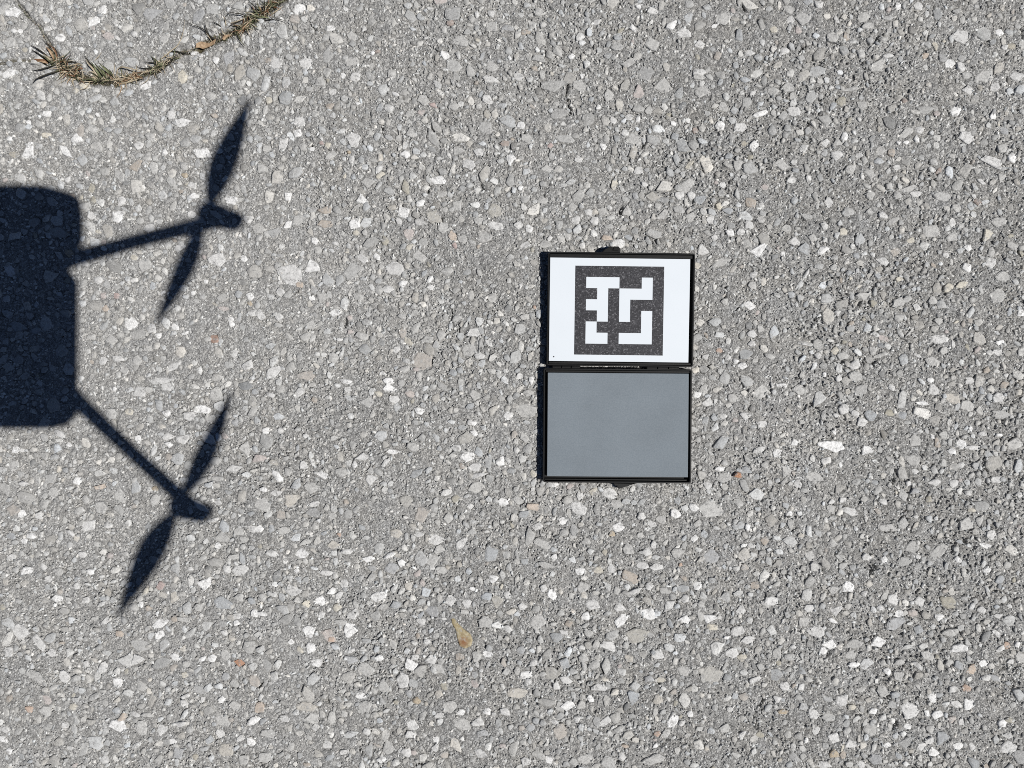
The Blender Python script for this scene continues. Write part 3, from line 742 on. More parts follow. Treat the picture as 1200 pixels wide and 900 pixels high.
def crack_near(x, y, tol):
    for (ax, ay), (bx, by) in zip(CRACK[:-1], CRACK[1:]):
        dx, dy = bx - ax, by - ay
        t = min(1, max(0, ((x - ax) * dx + (y - ay) * dy) / (dx * dx + dy * dy)))
        if math.hypot(x - ax - t * dx, y - ay - t * dy) < tol:
            return True
    return False


# ------------------------------------------------------------------ stone meshes
def stone_variant(k):
    r = np.random.default_rng(100 + k)
    n0 = int(r.integers(4, 8))
    th0 = np.sort((np.arange(n0) + r.uniform(-0.38, 0.38, n0)) / n0 * 2 * math.pi)
    rad0 = r.uniform(0.82, 1.28, n0)
    cxs, cys = np.cos(th0) * rad0, np.sin(th0) * rad0
    ox, oy = [], []
    for i in range(n0):
        j = (i + 1) % n0
        ox.append(cxs[i])
        oy.append(cys[i])
        for t in (r.uniform(0.25, 0.45), r.uniform(0.55, 0.8)):
            bx_, by_ = cxs[i] * (1 - t) + cxs[j] * t, cys[i] * (1 - t) + cys[j] * t
            bulge = r.uniform(0.93, 1.12)
            ox.append(bx_ * bulge)
            oy.append(by_ * bulge)
    ox, oy = np.array(ox), np.array(oy)
    n = len(ox)
    tilt = r.normal(0, 0.00035, 2)
    h = 0.0005
    inner = r.uniform(0.72, 0.93, n)
    v = []
    for i in range(n):
        v.append((ox[i] * 1.03, oy[i] * 1.03, -0.004))
    for i in range(n):
        v.append((ox[i], oy[i], h - 0.00055 + tilt[0] * ox[i] + tilt[1] * oy[i]))
    for i in range(n):
        x, y = ox[i] * inner[i], oy[i] * inner[i]
        v.append((x, y, h + tilt[0] * x + tilt[1] * y + r.normal(0, 0.00006)))
    x, y = r.uniform(-0.25, 0.25, 2)
    v.append((x, y, h + 0.0001 + tilt[0] * x + tilt[1] * y))
    f = []
    for i in range(n):
        j = (i + 1) % n
        f.append((i, j, n + j, n + i))
        f.append((n + i, n + j, 2 * n + j, 2 * n + i))
        f.append((2 * n + i, 2 * n + j, 3 * n))
    me = bpy.data.meshes.new('aggregate_stone')
    me.from_pydata(v, [], f)
    me.update()
    me.materials.append(M['stone'])
    return me


VARIANTS = [stone_variant(k) for k in range(48)]
order = sorted([i for i in range(len(stones)) if 0 < stones[i][0] < 1200 and 0 < stones[i][1] < 900 and i < READ], key=lambda i: -stones[i][2] * stones[i][3])
PARTS = set(order[:299])
for n_, i in enumerate(order[:299]):
    x, y, a, b, ang, c = stones[i]
    o = bpy.data.objects.new('aggregate_stone', VARIANTS[n_ % len(VARIANTS)])
    o.location = (gx(x), gy(y), rng.normal(-0.00025, 0.0003))
    o.rotation_euler = (0, 0, ang)
    o.scale = (a * PX, b * PX, 1.0)
    v = rng.normal(1.0, 0.04)
    o.color = (c[0] * v, c[1] * v, c[2] * v, 1)
    link(o, ground)

# the tan wedge with the rust stain: a stone of its own shape
wk = NT('tan_wedge_stone')
wp = wk.pos()
wcol = wk.ramp(wk.noise(wp, 330.0, 4.0, 0.7), [(0.3, (0.20, 0.155, 0.085)), (0.5, (0.34, 0.28, 0.165)), (0.7, (0.47, 0.43, 0.31))])
wv = wk.n('ShaderNodeVectorMath', operation='DISTANCE')
wk.l(wp, wv.inputs[0])
wv.inputs[1].default_value = (gx(543), gy(752), 0.0008)
wcol = wk.mix((0.22, 0.085, 0.03), wcol, wk.ramp(wk.math('ADD', wv.outputs['Value'], wk.math('MULTIPLY', wk.noise(wp, 300.0, 2.0), 0.004)), [(0.0035, 0.15), (0.0085, 1.0)]))
wst = wk.ramp(wk.noise(wp, 240.0, 5.0, 0.75), [(0.54, 0.0), (0.62, 0.75)])
wcol = wk.mix(wcol, (0.36, 0.345, 0.31), wst)
wk.bump(wk.noise(wp, 300.0, 3.0), 0.6, 0.0006)
wk.flat(wcol, 0.6, 0.4)
out = [(529, 725), (532, 724.5), (537, 731), (543, 737), (551, 743), (554, 750), (552, 757), (545, 760), (539, 757), (536, 748), (534, 738), (530, 731)]
n = len(out)
cx, cy = 543, 745
wv_, wf_ = [], []
for sc, z in ((1.03, -0.003), (1.0, 0.0001), (0.84, 0.0006)):
    for (x, y) in out:
        wv_.append((gx(cx + (x - cx) * sc), gy(cy + (y - cy) * sc), z))
wv_.append((gx(cx), gy(cy), 0.0009))
for i in range(n):
    j = (i + 1) % n
    wf_ += [(j, i, n + i, n + j), (n + j, n + i, 2 * n + i, 2 * n + j), (2 * n + j, 2 * n + i, 3 * n)]
wedge = mesh_obj('aggregate_stone', wv_, wf_, wk.m, ground)
wedge['label'] = 'tan wedge-shaped stone with a rust brown stain'

# all remaining stones and the small chips: one part
V, F, C = [], [], []
base = 0


def add_batch(x, y, a, b, ang, col, h, nseg, sharp):
    """vectorised batch of low stones: base ring, shoulder ring, top ring as one polygon fan"""
    global base
    N = len(x)
    th = (np.arange(nseg)[None, :] + rng.uniform(-0.42, 0.42, (N, nseg))) / nseg * 2 * math.pi
    rad = rng.uniform(0.72, 1.28, (N, nseg))
    u, v = np.cos(th) * rad * a[:, None], np.sin(th) * rad * b[:, None]
    ca, sa = np.cos(ang)[:, None], np.sin(ang)[:, None]
    dx, dy = u * ca - v * sa, u * sa + v * ca
    tx, ty = rng.normal(0, 0.11, (2, N, 1))
    inn = rng.uniform(sharp - 0.1, sharp + 0.08, (N, nseg))
    zt = h[:, None] + tx * dx * inn + ty * dy * inn
    zs = np.maximum(h[:, None] * 0.25 + tx * dx + ty * dy - 0.0002, -0.0006)
    ring0 = np.stack([x[:, None] + dx * 1.02, y[:, None] + dy * 1.02, np.full_like(dx, -0.0028)], -1)
    ring1 = np.stack([x[:, None] + dx, y[:, None] + dy, np.minimum(zs, zt)], -1)
    ring2 = np.stack([x[:, None] + dx * inn, y[:, None] + dy * inn, zt], -1)
    top = np.stack([x, y, h + 0.00012], -1)[:, None, :]
    vv = np.concatenate([ring1, ring2, top] if nseg <= 5 else [ring0, ring1, ring2, top], 1)
    if nseg <= 5:
        vv[:, :nseg, 2] = -0.0018
        vv[:, nseg:2 * nseg, 2] = zt
    k = vv.shape[1]
    f = []
    rings = (k - 1) // nseg
    for r_ in range(rings - 1):
        for i in range(nseg):
            j = (i + 1) % nseg
            p, q = r_ * nseg, (r_ + 1) * nseg
            f += [(p + i, p + j, q + j), (p + i, q + j, q + i)]
    p = (rings - 1) * nseg
    for i in range(nseg):
        f.append((p + i, p + (i + 1) % nseg, k - 1))
    f = np.array(f)
    F.append((base + np.arange(N)[:, None, None] * k + f[None]).reshape(-1, 3))
    V.append(vv.reshape(-1, 3))
    C.append(np.repeat(np.asarray(col), k, axis=0))
    base += N * k


rest = [s for i, s in enumerate(stones) if i not in PARTS and not (i >= READ and crack_near(s[0], s[1], 6.5))]
A = np.array([[s[0], s[1], s[2], s[3], s[4], *s[5]] for s in rest])
add_batch((A[:, 0] - 600) * PX, (450 - A[:, 1]) * PX, A[:, 2] * PX, A[:, 3] * PX, A[:, 4], A[:, 5:8], rng.uniform(-0.0002, 0.0005, len(A)), 6, 0.86)


def grit(n, lo, hi, x0, x1, y0, y1, hmin, hmax, seg=5, bright=False):
    x, y = rng.uniform(x0, x1, n), rng.uniform(y0, y1, n)
    ok = ~OCC[(y - OCC_Y0).astype(int), (x - OCC_X0).astype(int)]
    near = (x < 420) & (y < 120)
    for i in np.where(near & ok)[0]:
        if crack_near(x[i], y[i], 4.5):
            ok[i] = False
    x, y = x[ok], y[ok]
    m = len(x)
    r = lo + (hi - lo) * rng.random(m) ** 1.5
    asp = rng.uniform(0.35, 0.95, m)
    t = rng.random(m)
    val = np.where(t < 0.46, rng.uniform(0.22, 0.42, m), np.where(t < 0.78, rng.uniform(0.44, 0.62, m), np.where(t < 0.91, rng.uniform(0.56, 0.80, m), rng.uniform(0.08, 0.2, m))))
    if bright:
        val = rng.uniform(0.64, 0.90, m)
    w = rng.normal(0, 0.018, m)
    col = np.stack([val * (1 + w), val, val * (0.975 - w)], -1)
    add_batch((x - 600) * PX, (450 - y) * PX, r / np.sqrt(asp) * PX, r * np.sqrt(asp) * PX, rng.uniform(0, math.pi, m), col, rng.uniform(hmin, hmax, m), seg, 0.74)


grit(30000, 1.4, 3.0, -60, 1260, -60, 960, -0.0005, 0.0006)
grit(2600, 1.0, 2.4, -60, 1260, -60, 960, 0.0001, 0.0006, 4, True)
grit(50000, 0.75, 1.5, -20, 1220, -20, 920, -0.0003, 0.0007, 4)
for (a, b, c, d) in ((-330, -60, -330, 1230), (1260, 1530, -330, 1230), (-60, 1260, -330, -60), (-60, 1260, 960, 1230)):
    grit(int(7000 * (b - a) * (d - c) / 1.08e6), 2.0, 3.4, a, b, c, d, -0.0003, 0.0006)
Vv, Ff, Cc = np.concatenate(V), np.concatenate(F), np.concatenate(C)
me = fast_mesh('aggregate_chips', Vv, Ff, 3)
ca = me.color_attributes.new('tint', 'FLOAT_COLOR', 'POINT')
ca.data.foreach_set('color', np.concatenate([Cc, np.ones((len(Cc), 1))], 1).astype(np.float32).ravel())
me.materials.append(M['chips'])
chips = link(bpy.data.objects.new('aggregate_chips', me), ground)
chips['kind'] = 'stuff'

# ------------------------------------------------------------------ calibration case
def rrect(x0, y0, x1, y1, r, seg=4):
    pts = []
    for cx, cy, a0 in ((x1 - r, y1 - r, 0), (x0 + r, y1 - r, 90), (x0 + r, y0 + r, 180), (x1 - r, y0 + r, 270)):
        for i in range(seg + 1):
            a = math.radians(a0 + 90 * i / seg)
            pts.append((cx + r * math.cos(a), cy + r * math.sin(a)))
    return pts


def loft(loops, cap_first=True, cap_last=True):
    v, f = [], []
    n = len(loops[0])
    for lp in loops:
        v += lp
    for k in range(len(loops) - 1):
        for i in range(n):
            j = (i + 1) % n
            f.append((k * n + i, k * n + j, (k + 1) * n + j, (k + 1) * n + i))
    if cap_first:
        f.append(tuple(range(n - 1, -1, -1)))
    if cap_last:
        f.append(tuple(range((len(loops) - 1) * n, len(loops) * n)))
    return v, f


def ring(x0, y0, x1, y1, r, z, ins=0.0):
    return [(x, y, z) for x, y in rrect(x0 + ins, y0 + ins, x1 - ins, y1 - ins, max(r - ins, 0.0002))]


def plate(name, x0, y0, x1, y1, z0, z1, r, bev, mat, parent):
    v, f = loft([ring(x0, y0, x1, y1, r, z0), ring(x0, y0, x1, y1, r, z1 - bev), ring(x0, y0, x1, y1, r, z1, bev)])
    return mesh_obj(name, v, f, mat, parent)


def tray(name, x0, y0, x1, y1, t, wall, floor, parent):
    r, bv = 0.0022, 0.0004
    lo = [ring(x0, y0, x1, y1, r, 0.0, 0.0006), ring(x0, y0, x1, y1, r, 0.0006), ring(x0, y0, x1, y1, r, t - bv), ring(x0, y0, x1, y1, r, t, bv),
          ring(x0, y0, x1, y1, r, t, wall - bv * 0.6), ring(x0, y0, x1, y1, r, t - bv * 0.6, wall), ring(x0, y0, x1, y1, r, floor, wall)]
    v, f = loft(lo)
    return mesh_obj(name, v, f, M['plastic'], parent)


T = 0.0078                                         # tray thickness
LIFT = 0.0009                                      # the case sits on the proudest stones
# base half: local frame with the origin at its lower left corner, corners measured at the rim height
HC = T + LIFT
bx0, by0, bx1, by1 = gx(636.6, HC), gy(566.0, HC), gx(810.6, HC), gy(432.0, HC)
case = thing('calibration_case', 'open black hinged case with a white marker card above a plain grey panel', 'calibration panel', ((bx0 + bx1) / 2, (by0 + by1) / 2, LIFT))
case.rotation_euler = (0, 0, math.radians(-0.45))
W, D = bx1 - bx0, by1 - by0
ux = PX * (H - HC) / H
base_tray = tray('base_tray', -W / 2, -D / 2, W / 2, D / 2, T, 1.9 * ux, 0.0016, case)
pz = T - 0.0007
panel = plate('grey_panel', -W / 2 + 4.9 * ux, -D / 2 + 7.2 * ux, W / 2 - 3.7 * ux, D / 2 - 5.2 * ux, 0.0017, pz, 0.0004, 0.0003, M['grey'], case)
plate('panel_ledge', -W / 2 + 2.4 * ux, -D / 2 + 2.2 * ux, W / 2 - 2.4 * ux, -D / 2 + 4.2 * ux, 0.0017, T - 0.0032, 0.0004, 0.0003, M['plastic'], case)
plate('panel_ledge', -W / 2 + 2.4 * ux, D / 2 - 4.6 * ux, W / 2 - 2.4 * ux, D / 2 - 2.2 * ux, 0.0017, T - 0.0012, 0.0004, 0.0003, M['plastic'], case)
# lid half, hinged: its far edge rests on a higher stone, so it tips up a little
LW, LD = 171.8 * ux, 132.8 * ux
TIP = math.radians(1.55)
GAP = 3.0 * ux
lid_tray = tray('lid_tray', -LW / 2, 0, LW / 2, LD, T, 1.7 * ux, 0.0016, case)
lid_tray.location = (2.3 * ux, D / 2 + GAP, 0.0)
lid_tray.rotation_euler = (TIP, 0, math.radians(-0.25))
card = plate('marker_card', -LW / 2 + 2.5 * ux, 5.4 * ux, LW / 2 - 5.6 * ux, LD - 6.6 * ux, 0.0017, T - 0.0006, 0.0003, 0.0002, M['card'], lid_tray)
plate('card_ledge', -LW / 2 + 2.2 * ux, LD - 6.2 * ux, LW / 2 - 2.2 * ux, LD - 2.0 * ux, 0.0017, T - 0.0016, 0.0004, 0.0003, M['plastic'], lid_tray)
plate('card_ledge', -LW / 2 + 2.2 * ux, 2.0 * ux, LW / 2 - 2.2 * ux, 4.6 * ux, 0.0017, T - 0.0014, 0.0004, 0.0003, M['plastic'], lid_tray)
# the printed marker: 8 x 8 cells, black where a cell is 0
GRID = ['00000000', '01110010', '00101110', '01101000', '00101010', '01000010', '01101110', '00000000']
cell = 12.98 * ux
mx0, my1 = -LW / 2 + 2.5 * ux + 29.6 * ux, LD - 6.6 * ux - 9.2 * ux
mv, mf, seen = [], [], {}


def mvert(i, j, lvl):
    key = (i, j, lvl)
    if key not in seen:
        seen[key] = len(mv)
        mv.append((mx0 + j * cell, my1 - i * cell, T - 0.0006 + (0.00004 if lvl == 0 else 0.00012)))
    return seen[key]


for i in range(8):
    for j in range(8):
        if GRID[i][j] == '0':
            mf.append((mvert(i + 1, j, 1), mvert(i + 1, j + 1, 1), mvert(i, j + 1, 1), mvert(i, j, 1)))
mk = mesh_obj('printed_marker', mv, mf, M['print'], lid_tray)
dv = [(-LW / 2 + (2.5 + 5.7) * ux + 0.85 * ux * math.cos(a), (5.0 + 5.4) * ux + 0.85 * ux * math.sin(a), T - 0.0006 + 0.00012) for a in np.linspace(0, 2 * math.pi, 13)[:-1]]
mesh_obj('printed_dot', dv, [tuple(range(12))], M['print'], lid_tray)


def bar_x(name, x0, x1, yc_, zc_, ry, rz, parent, seg=12):
    lo = []
    for x, s in ((x0, 0.8), (x0 + 0.0004, 1.0), (x1 - 0.0004, 1.0), (x1, 0.8)):
        lo.append([(x, yc_ + ry * s * math.cos(2 * math.pi * i / seg), zc_ + rz * s * math.sin(2 * math.pi * i / seg)) for i in range(seg)])
    v, f = loft(lo)
    return mesh_obj(name, v, f, M['plastic'], parent, smooth=False)


for x0, x1 in ((646.5, 680), (757.5, 796)):
    a, b = (x0 - 723.6) * ux, (x1 - 723.6) * ux
    hy = D / 2 + GAP / 2
    third = (b - a) / 3
    for kk in range(3):
        bar_x('hinge_knuckle', a + third * kk + 0.0002, a + third * (kk + 1) - 0.0002, hy, T * 0.62, 0.0022, 0.0021, case)
    plate('hinge_leaf', a, hy - 2.6 * ux, b, hy + 2.6 * ux, 0.0022, 0.0034, 0.0003, 0.0002, M['plastic'], case)


def prism(name, pts, z0, z1, parent, off, bev=0.0004):
    """small bevelled block over an outline given in photo px at the rim height"""
    P = [((x - off[0]) * ux, (off[1] - y) * ux) for x, y in pts]
    cx_, cy_ = sum(p[0] for p in P) / len(P), sum(p[1] for p in P) / len(P)
    area = sum(P[i][0] * P[(i + 1) % len(P)][1] - P[(i + 1) % len(P)][0] * P[i][1] for i in range(len(P)))
    if area < 0:
        P.reverse()

    def sh(s, z):
        return [(cx_ + (p[0] - cx_) * s, cy_ + (p[1] - cy_) * s, z) for p in P]
    v, f = loft([sh(1.0, z0), sh(1.0, z1 - bev), sh(0.86, z1)])
    return mesh_obj(name, v, f, M['plastic'], parent)


# latch on the lid's far edge and its catch on the base's near edge
offc = (723.6, 499.0)
latch = prism('latch', [(703, 296.5), (706, 293), (711, 290.2), (716, 290), (718, 288.8), (723, 289), (725, 291.5), (725.5, 296.5)], 0.0025, 0.0088, case, offc)
prism('latch_hook', [(716.5, 294), (717, 290.5), (722, 290.5), (722.5, 294)], 0.0089, 0.0097, latch, offc, 0.0002)
catch = prism('latch_catch', [(719, 566.5), (721, 569.5), (724, 569.3), (726, 573.4), (746, 566.8)], 0.0015, 0.0060, case, offc)

# ------------------------------------------------------------------ grass, straw and leaves along the crack
def catmull(pts, per=4):
    P = [Vector(p) for p in pts]
    P = [P[0] * 2 - P[1]] + P + [P[-1] * 2 - P[-2]]
    res = []
    for i in range(1, len(P) - 2):
        for k in range(per):
            t = k / per
            a, b, c, d_ = P[i - 1], P[i], P[i + 1], P[i + 2]
            res.append(0.5 * ((2 * b) + (c - a) * t + (2 * a - 5 * b + 4 * c - d_) * t * t + (3 * b - a - 3 * c + d_) * t ** 3))
    res.append(P[-2])
    return res


def blade(parent, origin, pts, width, mat, arch=0.006, tip=0.002, name='blade', keel=0.25):
    """pts: photo positions from root to tip; the ribbon arches up from the soil and settles at the tip"""
    n0 = len(pts)
    ctl = []
    for i, (x, y) in enumerate(pts):
        t = i / (n0 - 1)
        z = -0.0008 * (1 - t) + arch * math.sin(math.pi * min(1.0, t * 0.85 + 0.05)) * 0.9 + tip * t + 0.0006
        ctl.append((gx(x, z), gy(y, z), z))
    line = catmull(ctl, 5)
    w = width * PX
    v, f = [], []
    m = len(line)
    for i, p in enumerate(line):
        t = i / (m - 1)
        tan = (line[min(i + 1, m - 1)] - line[max(i - 1, 0)]).normalized()
        side = Vector((-tan.y, tan.x, 0))
        side = side.normalized() if side.length > 1e-6 else Vector((1, 0, 0))
        ww = w * 0.5 * (0.7 + 0.3 * min(1, t * 4)) * (1 - 0.88 * max(0, (t - 0.35) / 0.65) ** 1.4)
        q = p - Vector(origin)
        th = 0.00018
        v += [q + side * ww, q + Vector((0, 0, -ww * keel * 2)), q - side * ww, q + Vector((0, 0, -ww * keel * 2 - th))]
    for i in range(m - 1):
        a, b = i * 4, (i + 1) * 4
        for k in range(4):
            f.append((a + k, a + (k + 1) % 4, b + (k + 1) % 4, b + k))
    f += [(0, 1, 2, 3), ((m - 1) * 4 + 3, (m - 1) * 4 + 2, (m - 1) * 4 + 1, (m - 1) * 4)]
    return mesh_obj(name, v, f, M[mat], parent, smooth=False)


def tuft(name, label, cat, root, rows, extra=0, spread_=14, mats=('olive', 'dark', 'straw'), name_part='blade', heading=None):
    o = (gx(root[0]), gy(root[1]), 0.0)
    t = thing(name, label, cat, o, 'grass and litter in the crack')
    for pts, wd, mt, ar, tp in rows:
        blade(t, o, pts, wd, mt, ar, tp, name_part)
    for k in range(extra):
        a = random.uniform(0, 2 * math.pi) if heading is None else math.radians(random.gauss(heading, 40))
        ln = random.uniform(0.35, 1.0) * spread_
        sp_ = random.gauss(0, 8)
        sl_ = min(range(len(CRACK) - 1), key=lambda q_: abs((CRACK[q_][0] + CRACK[q_ + 1][0]) / 2 - root[0] - sp_) + abs((CRACK[q_][1] + CRACK[q_ + 1][1]) / 2 - root[1]))
        (ca0, cb0), (ca1, cb1) = CRACK[sl_], CRACK[sl_ + 1]
        ft_ = random.random()
        rx, ry = ca0 + (ca1 - ca0) * ft_ + random.gauss(0, 1.8), cb0 + (cb1 - cb0) * ft_ + random.gauss(0, 1.8)
        p0 = (rx, ry)
        p1 = (rx + math.cos(a) * ln * 0.5 + random.gauss(0, 1), ry - math.sin(a) * ln * 0.5 + random.gauss(0, 1))
        p2 = (rx + math.cos(a + random.gauss(0, .25)) * ln, ry - math.sin(a) * ln)
        blade(t, o, [p0, p1, p2], random.uniform(0.6, 1.3), random.choice([m_ if m_ != 'dark' or random.random() < 0.45 else 'straw' for m_ in mats]), random.uniform(0.001, 0.005), random.uniform(0.0, 0.002), name_part)
    return t


tuft('grass_tuft', 'half-dead grass tuft with long black strips, leftmost in the crack', 'grass', (66, 75), [
    ([(64, 74), (52, 63), (42, 56), (34, 52)], 1.7, 'dark', 0.004, 0.001),
    ([(65, 76), (54, 69), (45, 63), (37, 58)], 2.3, 'dark', 0.003, 0.001),
    ([(66, 72), (62, 60), (55, 51), (48, 45)], 1.5, 'dark', 0.003, 0.001),
    ([(64, 72), (61, 64), (57, 58), (53, 54)], 3.2, 'tan', 0.005, 0.003),
    ([(63, 74), (57, 68), (50, 63)], 2.4, 'straw', 0.006, 0.003),
    ([(62, 76), (55, 69), (47, 64)], 1.8, 'olive', 0.007, 0.003),
    ([(67, 70), (66, 63), (62, 56), (57, 52)], 2.0, 'brown', 0.004, 0.001),
    ([(66, 76), (52, 80), (44, 82), (37, 82.5)], 1.8, 'dark', 0.003, 0.001),
    ([(73, 82), (62, 85), (50, 89), (42, 93), (38, 98)], 2.2, 'dark', 0.004, 0.001),
    ([(58, 72), (50, 71), (44, 70), (39, 69)], 3.4, 'brown', 0.002, 0.001),
    ([(56, 74), (49, 72), (43, 72)], 2.2, 'tan', 0.003, 0.001),
    ([(66, 77), (66, 70), (67, 66)], 1.6, 'straw', 0.004, 0.003),
], 40, 17, ('olive', 'straw', 'dark', 'brown', 'olive'))
tuft('grass_litter', 'matted straw and brown leaf scraps between the two left grass tufts', 'grass', (83, 83), [
    ([(72, 77), (82, 77), (92, 75), (98, 77)], 1.7, 'straw', 0.003, 0.001),
    ([(86, 78), (92, 80), (97, 80)], 5.0, 'brown', 0.003, 0.001),
    ([(84, 92), (88, 87), (95, 84)], 1.6, 'tan', 0.004, 0.001),
    ([(74, 79), (80, 72), (90, 74), (96, 75)], 1.6, 'dark', 0.001, 0.0),
    ([(70, 72), (80, 72.5), (90, 73)], 2.0, 'dark', 0.001, 0.0),
    ([(76, 88), (84, 90), (90, 92)], 1.6, 'olive', 0.002, 0.001),
], 70, 18, ('straw', 'olive', 'tan', 'straw', 'dark', 'brown'), 'straw_piece')
tuft('grass_tuft', 'greenest grass tuft, broad blades leaning left, in the bend of the crack', 'grass', (124, 93), [
    ([(118, 92), (110, 80), (103, 71), (98, 62)], 1.9, 'dark', 0.005, 0.002),
    ([(117, 92), (110, 82), (104, 75), (100, 69)], 2.2, 'straw', 0.006, 0.003),
    ([(120, 92), (114, 84), (110, 77), (106, 72)], 2.3, 'green', 0.008, 0.003),
    ([(123, 92), (119, 85), (114, 78), (110, 74)], 2.4, 'olive', 0.008, 0.003),
    ([(126, 92), (121, 85), (115, 79)], 2.2, 'green', 0.006, 0.002),
    ([(130, 91), (126, 84), (120, 78), (116, 74)], 2.2, 'green', 0.008, 0.003),
    ([(132, 90), (127, 83), (121, 77)], 2.2, 'olive', 0.006, 0.003),
    ([(134, 92), (130, 85), (128, 81)], 2.2, 'olive', 0.006, 0.002),
    ([(128, 93), (118, 86), (108, 76), (102, 70)], 1.6, 'dark', 0.004, 0.001),
    ([(121, 94), (112, 93), (103, 93), (94, 94)], 2.6, 'olive', 0.003, 0.001),
    ([(122, 96), (114, 96), (105, 96)], 1.5, 'dark', 0.001, 0.0),
    ([(117, 91), (112, 86), (107, 84), (102, 85)], 1.7, 'straw', 0.004, 0.001),
    ([(118, 94), (110, 91), (104, 90)], 1.6, 'straw', 0.003, 0.001),
    ([(110, 72), (115, 67), (119, 61)], 0.9, 'straw', 0.002, 0.001),
], 46, 19, ('olive', 'green', 'straw', 'dark', 'straw'), heading=140)
tuft('dry_grass', 'bent pale straw forming a loop in the crack, right of the greenest tuft', 'grass', (150, 92), [
    ([(138, 81), (143, 78.5), (156, 81), (169, 84)], 1.7, 'straw', 0.006, 0.003),
    ([(137, 95), (137, 88), (138, 81), (141, 79)], 1.4, 'straw', 0.004, 0.004),
    ([(137, 98), (147, 97), (156, 94.5), (163, 92)], 2.0, 'straw', 0.003, 0.001),
    ([(150, 90), (157, 85.5), (160, 87), (162, 91)], 1.7, 'tan', 0.004, 0.001),
    ([(146, 92), (156, 92), (166, 90)], 1.7, 'tan', 0.003, 0.001),
    ([(118, 95), (128, 94.5), (138, 93), (150, 92)], 1.3, 'straw', 0.003, 0.001),
    ([(141, 92), (148, 91), (155, 92)], 1.4, 'straw', 0.003, 0.001),
    ([(168, 84), (160, 86), (153, 90)], 1.2, 'brown', 0.001, 0.0),
], 50, 17, ('straw', 'olive', 'dark', 'brown', 'tan', 'straw'), 'straw_piece')
tuft('grass_tuft', 'small sparse green tuft with thin dark blades, middle of the crack', 'grass', (188, 78), [
    ([(187, 78), (181, 74), (174, 73), (166, 72)], 1.3, 'dark', 0.003, 0.001),
    ([(187, 77), (183, 71), (176, 65)], 2.1, 'olive', 0.004, 0.001),
    ([(185, 79), (178, 80), (168, 80), (158, 78)], 1.3, 'dark', 0.002, 0.001),
    ([(188, 76), (194, 73), (202, 69), (207, 67)], 1.6, 'dark', 0.002, 0.001),
    ([(182, 79), (188, 77), (193, 75)], 2.6, 'green', 0.003, 0.001),
    ([(176, 82), (184, 79), (190, 77)], 2.4, 'olive', 0.003, 0.001),
    ([(166, 86), (176, 83), (184, 80)], 1.5, 'straw', 0.002, 0.001),
    ([(200, 61), (206, 60), (213, 62), (219, 62)], 1.7, 'dark', 0.002, 0.0),
], 36, 15, ('green', 'olive', 'dark', 'straw', 'straw'))
so = (gx(190), gy(69), 0.0)
st = thing('straw_stem', 'single long thin straw stem lying across asphalt above the crack', 'straw', so, 'grass and litter in the crack')
blade(st, so, [(186, 72), (190, 68), (200, 60), (209, 52), (214.5, 38), (216.5, 23)], 1.3, 'straw', 0.004, 0.001, 'stem')
tuft('twig', 'forked thin dark twig reaching over asphalt left of the curled tan leaf', 'twig', (250, 46), [
    ([(253, 47), (245, 41), (238, 34), (225, 29), (214, 26)], 1.2, 'dark', 0.003, 0.001),
    ([(246, 43), (243, 37), (241, 31), (240, 27)], 1.4, 'dark', 0.003, 0.002),
    ([(256, 46), (250, 45), (243, 43)], 2.6, 'dark', 0.002, 0.001),
    ([(248, 48), (244, 42), (241, 38)], 0.8, 'straw', 0.003, 0.002),
], 0, 10, ('dark',), 'branch')


def leaf(name, label, outline, mat, lift, curl):
    cx_ = sum(p[0] for p in outline) / len(outline)
    cy_ = sum(p[1] for p in outline) / len(outline)
    o = (gx(cx_), gy(cy_), 0.0)
    v, f = [], []
    n_ = len(outline)
    for th in (0.0, -0.0003):
        v.append((0, 0, lift * 0.5 + th))
        for (x, y) in outline:
            rr = math.hypot(x - cx_, y - cy_)
            z = lift * 0.5 + curl * (rr / 10) ** 2 + 0.0006 * math.sin(x * 1.7 + y)
            v.append((gx(x) - o[0], gy(y) - o[1], max(z, 0.0006) + th))
    for i in range(n_):
        j = (i + 1) % n_
        f += [(0, 1 + j, 1 + i), (n_ + 1, n_ + 2 + i, n_ + 2 + j), (1 + i, 1 + j, n_ + 2 + j, n_ + 2 + i)]
    ob = mesh_obj(name, v, f, M[mat], None)
    ob.location = o
    return tag(ob, label, 'leaf', 'grass and litter in the crack')


leaf('dry_leaf', 'curled tan dry leaf lying in the crack beside the dark twig', [(231, 58), (232, 53), (237, 50), (243, 51), (250, 52), (256, 48), (253, 53), (246, 56), (239, 58.5), (235, 57)], 'tan', 0.003, 0.0016)
leaf('dry_leaf', 'tiny pinkish brown leaf scrap right of the curled tan leaf', [(261, 46), (264, 42.5), (269, 41.5), (271.5, 43), (267, 45), (263, 48)], 'tan', 0.003, 0.001)
tuft('dry_grass', 'two parallel tan straws over mossy soil in the crack', 'grass', (284, 33), [
    ([(277, 40.5), (283, 35), (290, 28), (295.5, 23)], 1.8, 'tan', 0.004, 0.002),
    ([(280, 39), (288, 32.5), (297, 26)], 1.3, 'straw', 0.003, 0.001),
    ([(259, 31), (254, 27.5), (248, 25)], 1.1, 'dark', 0.002, 0.001),
    ([(296, 22.5), (284, 17), (272, 15), (266, 17), (263.5, 26)], 1.3, 'dark', 0.005, 0.002),
    ([(265, 30), (264, 24), (263, 19)], 1.2, 'straw', 0.002, 0.001),
    ([(270, 27), (280, 24), (292, 19)], 1.2, 'straw', 0.003, 0.001),
    ([(268, 31), (278, 26), (290, 21)], 1.5, 'dark', 0.001, 0.0),
], 44, 16, ('olive', 'dark', 'straw', 'olive', 'brown'), 'straw_piece')
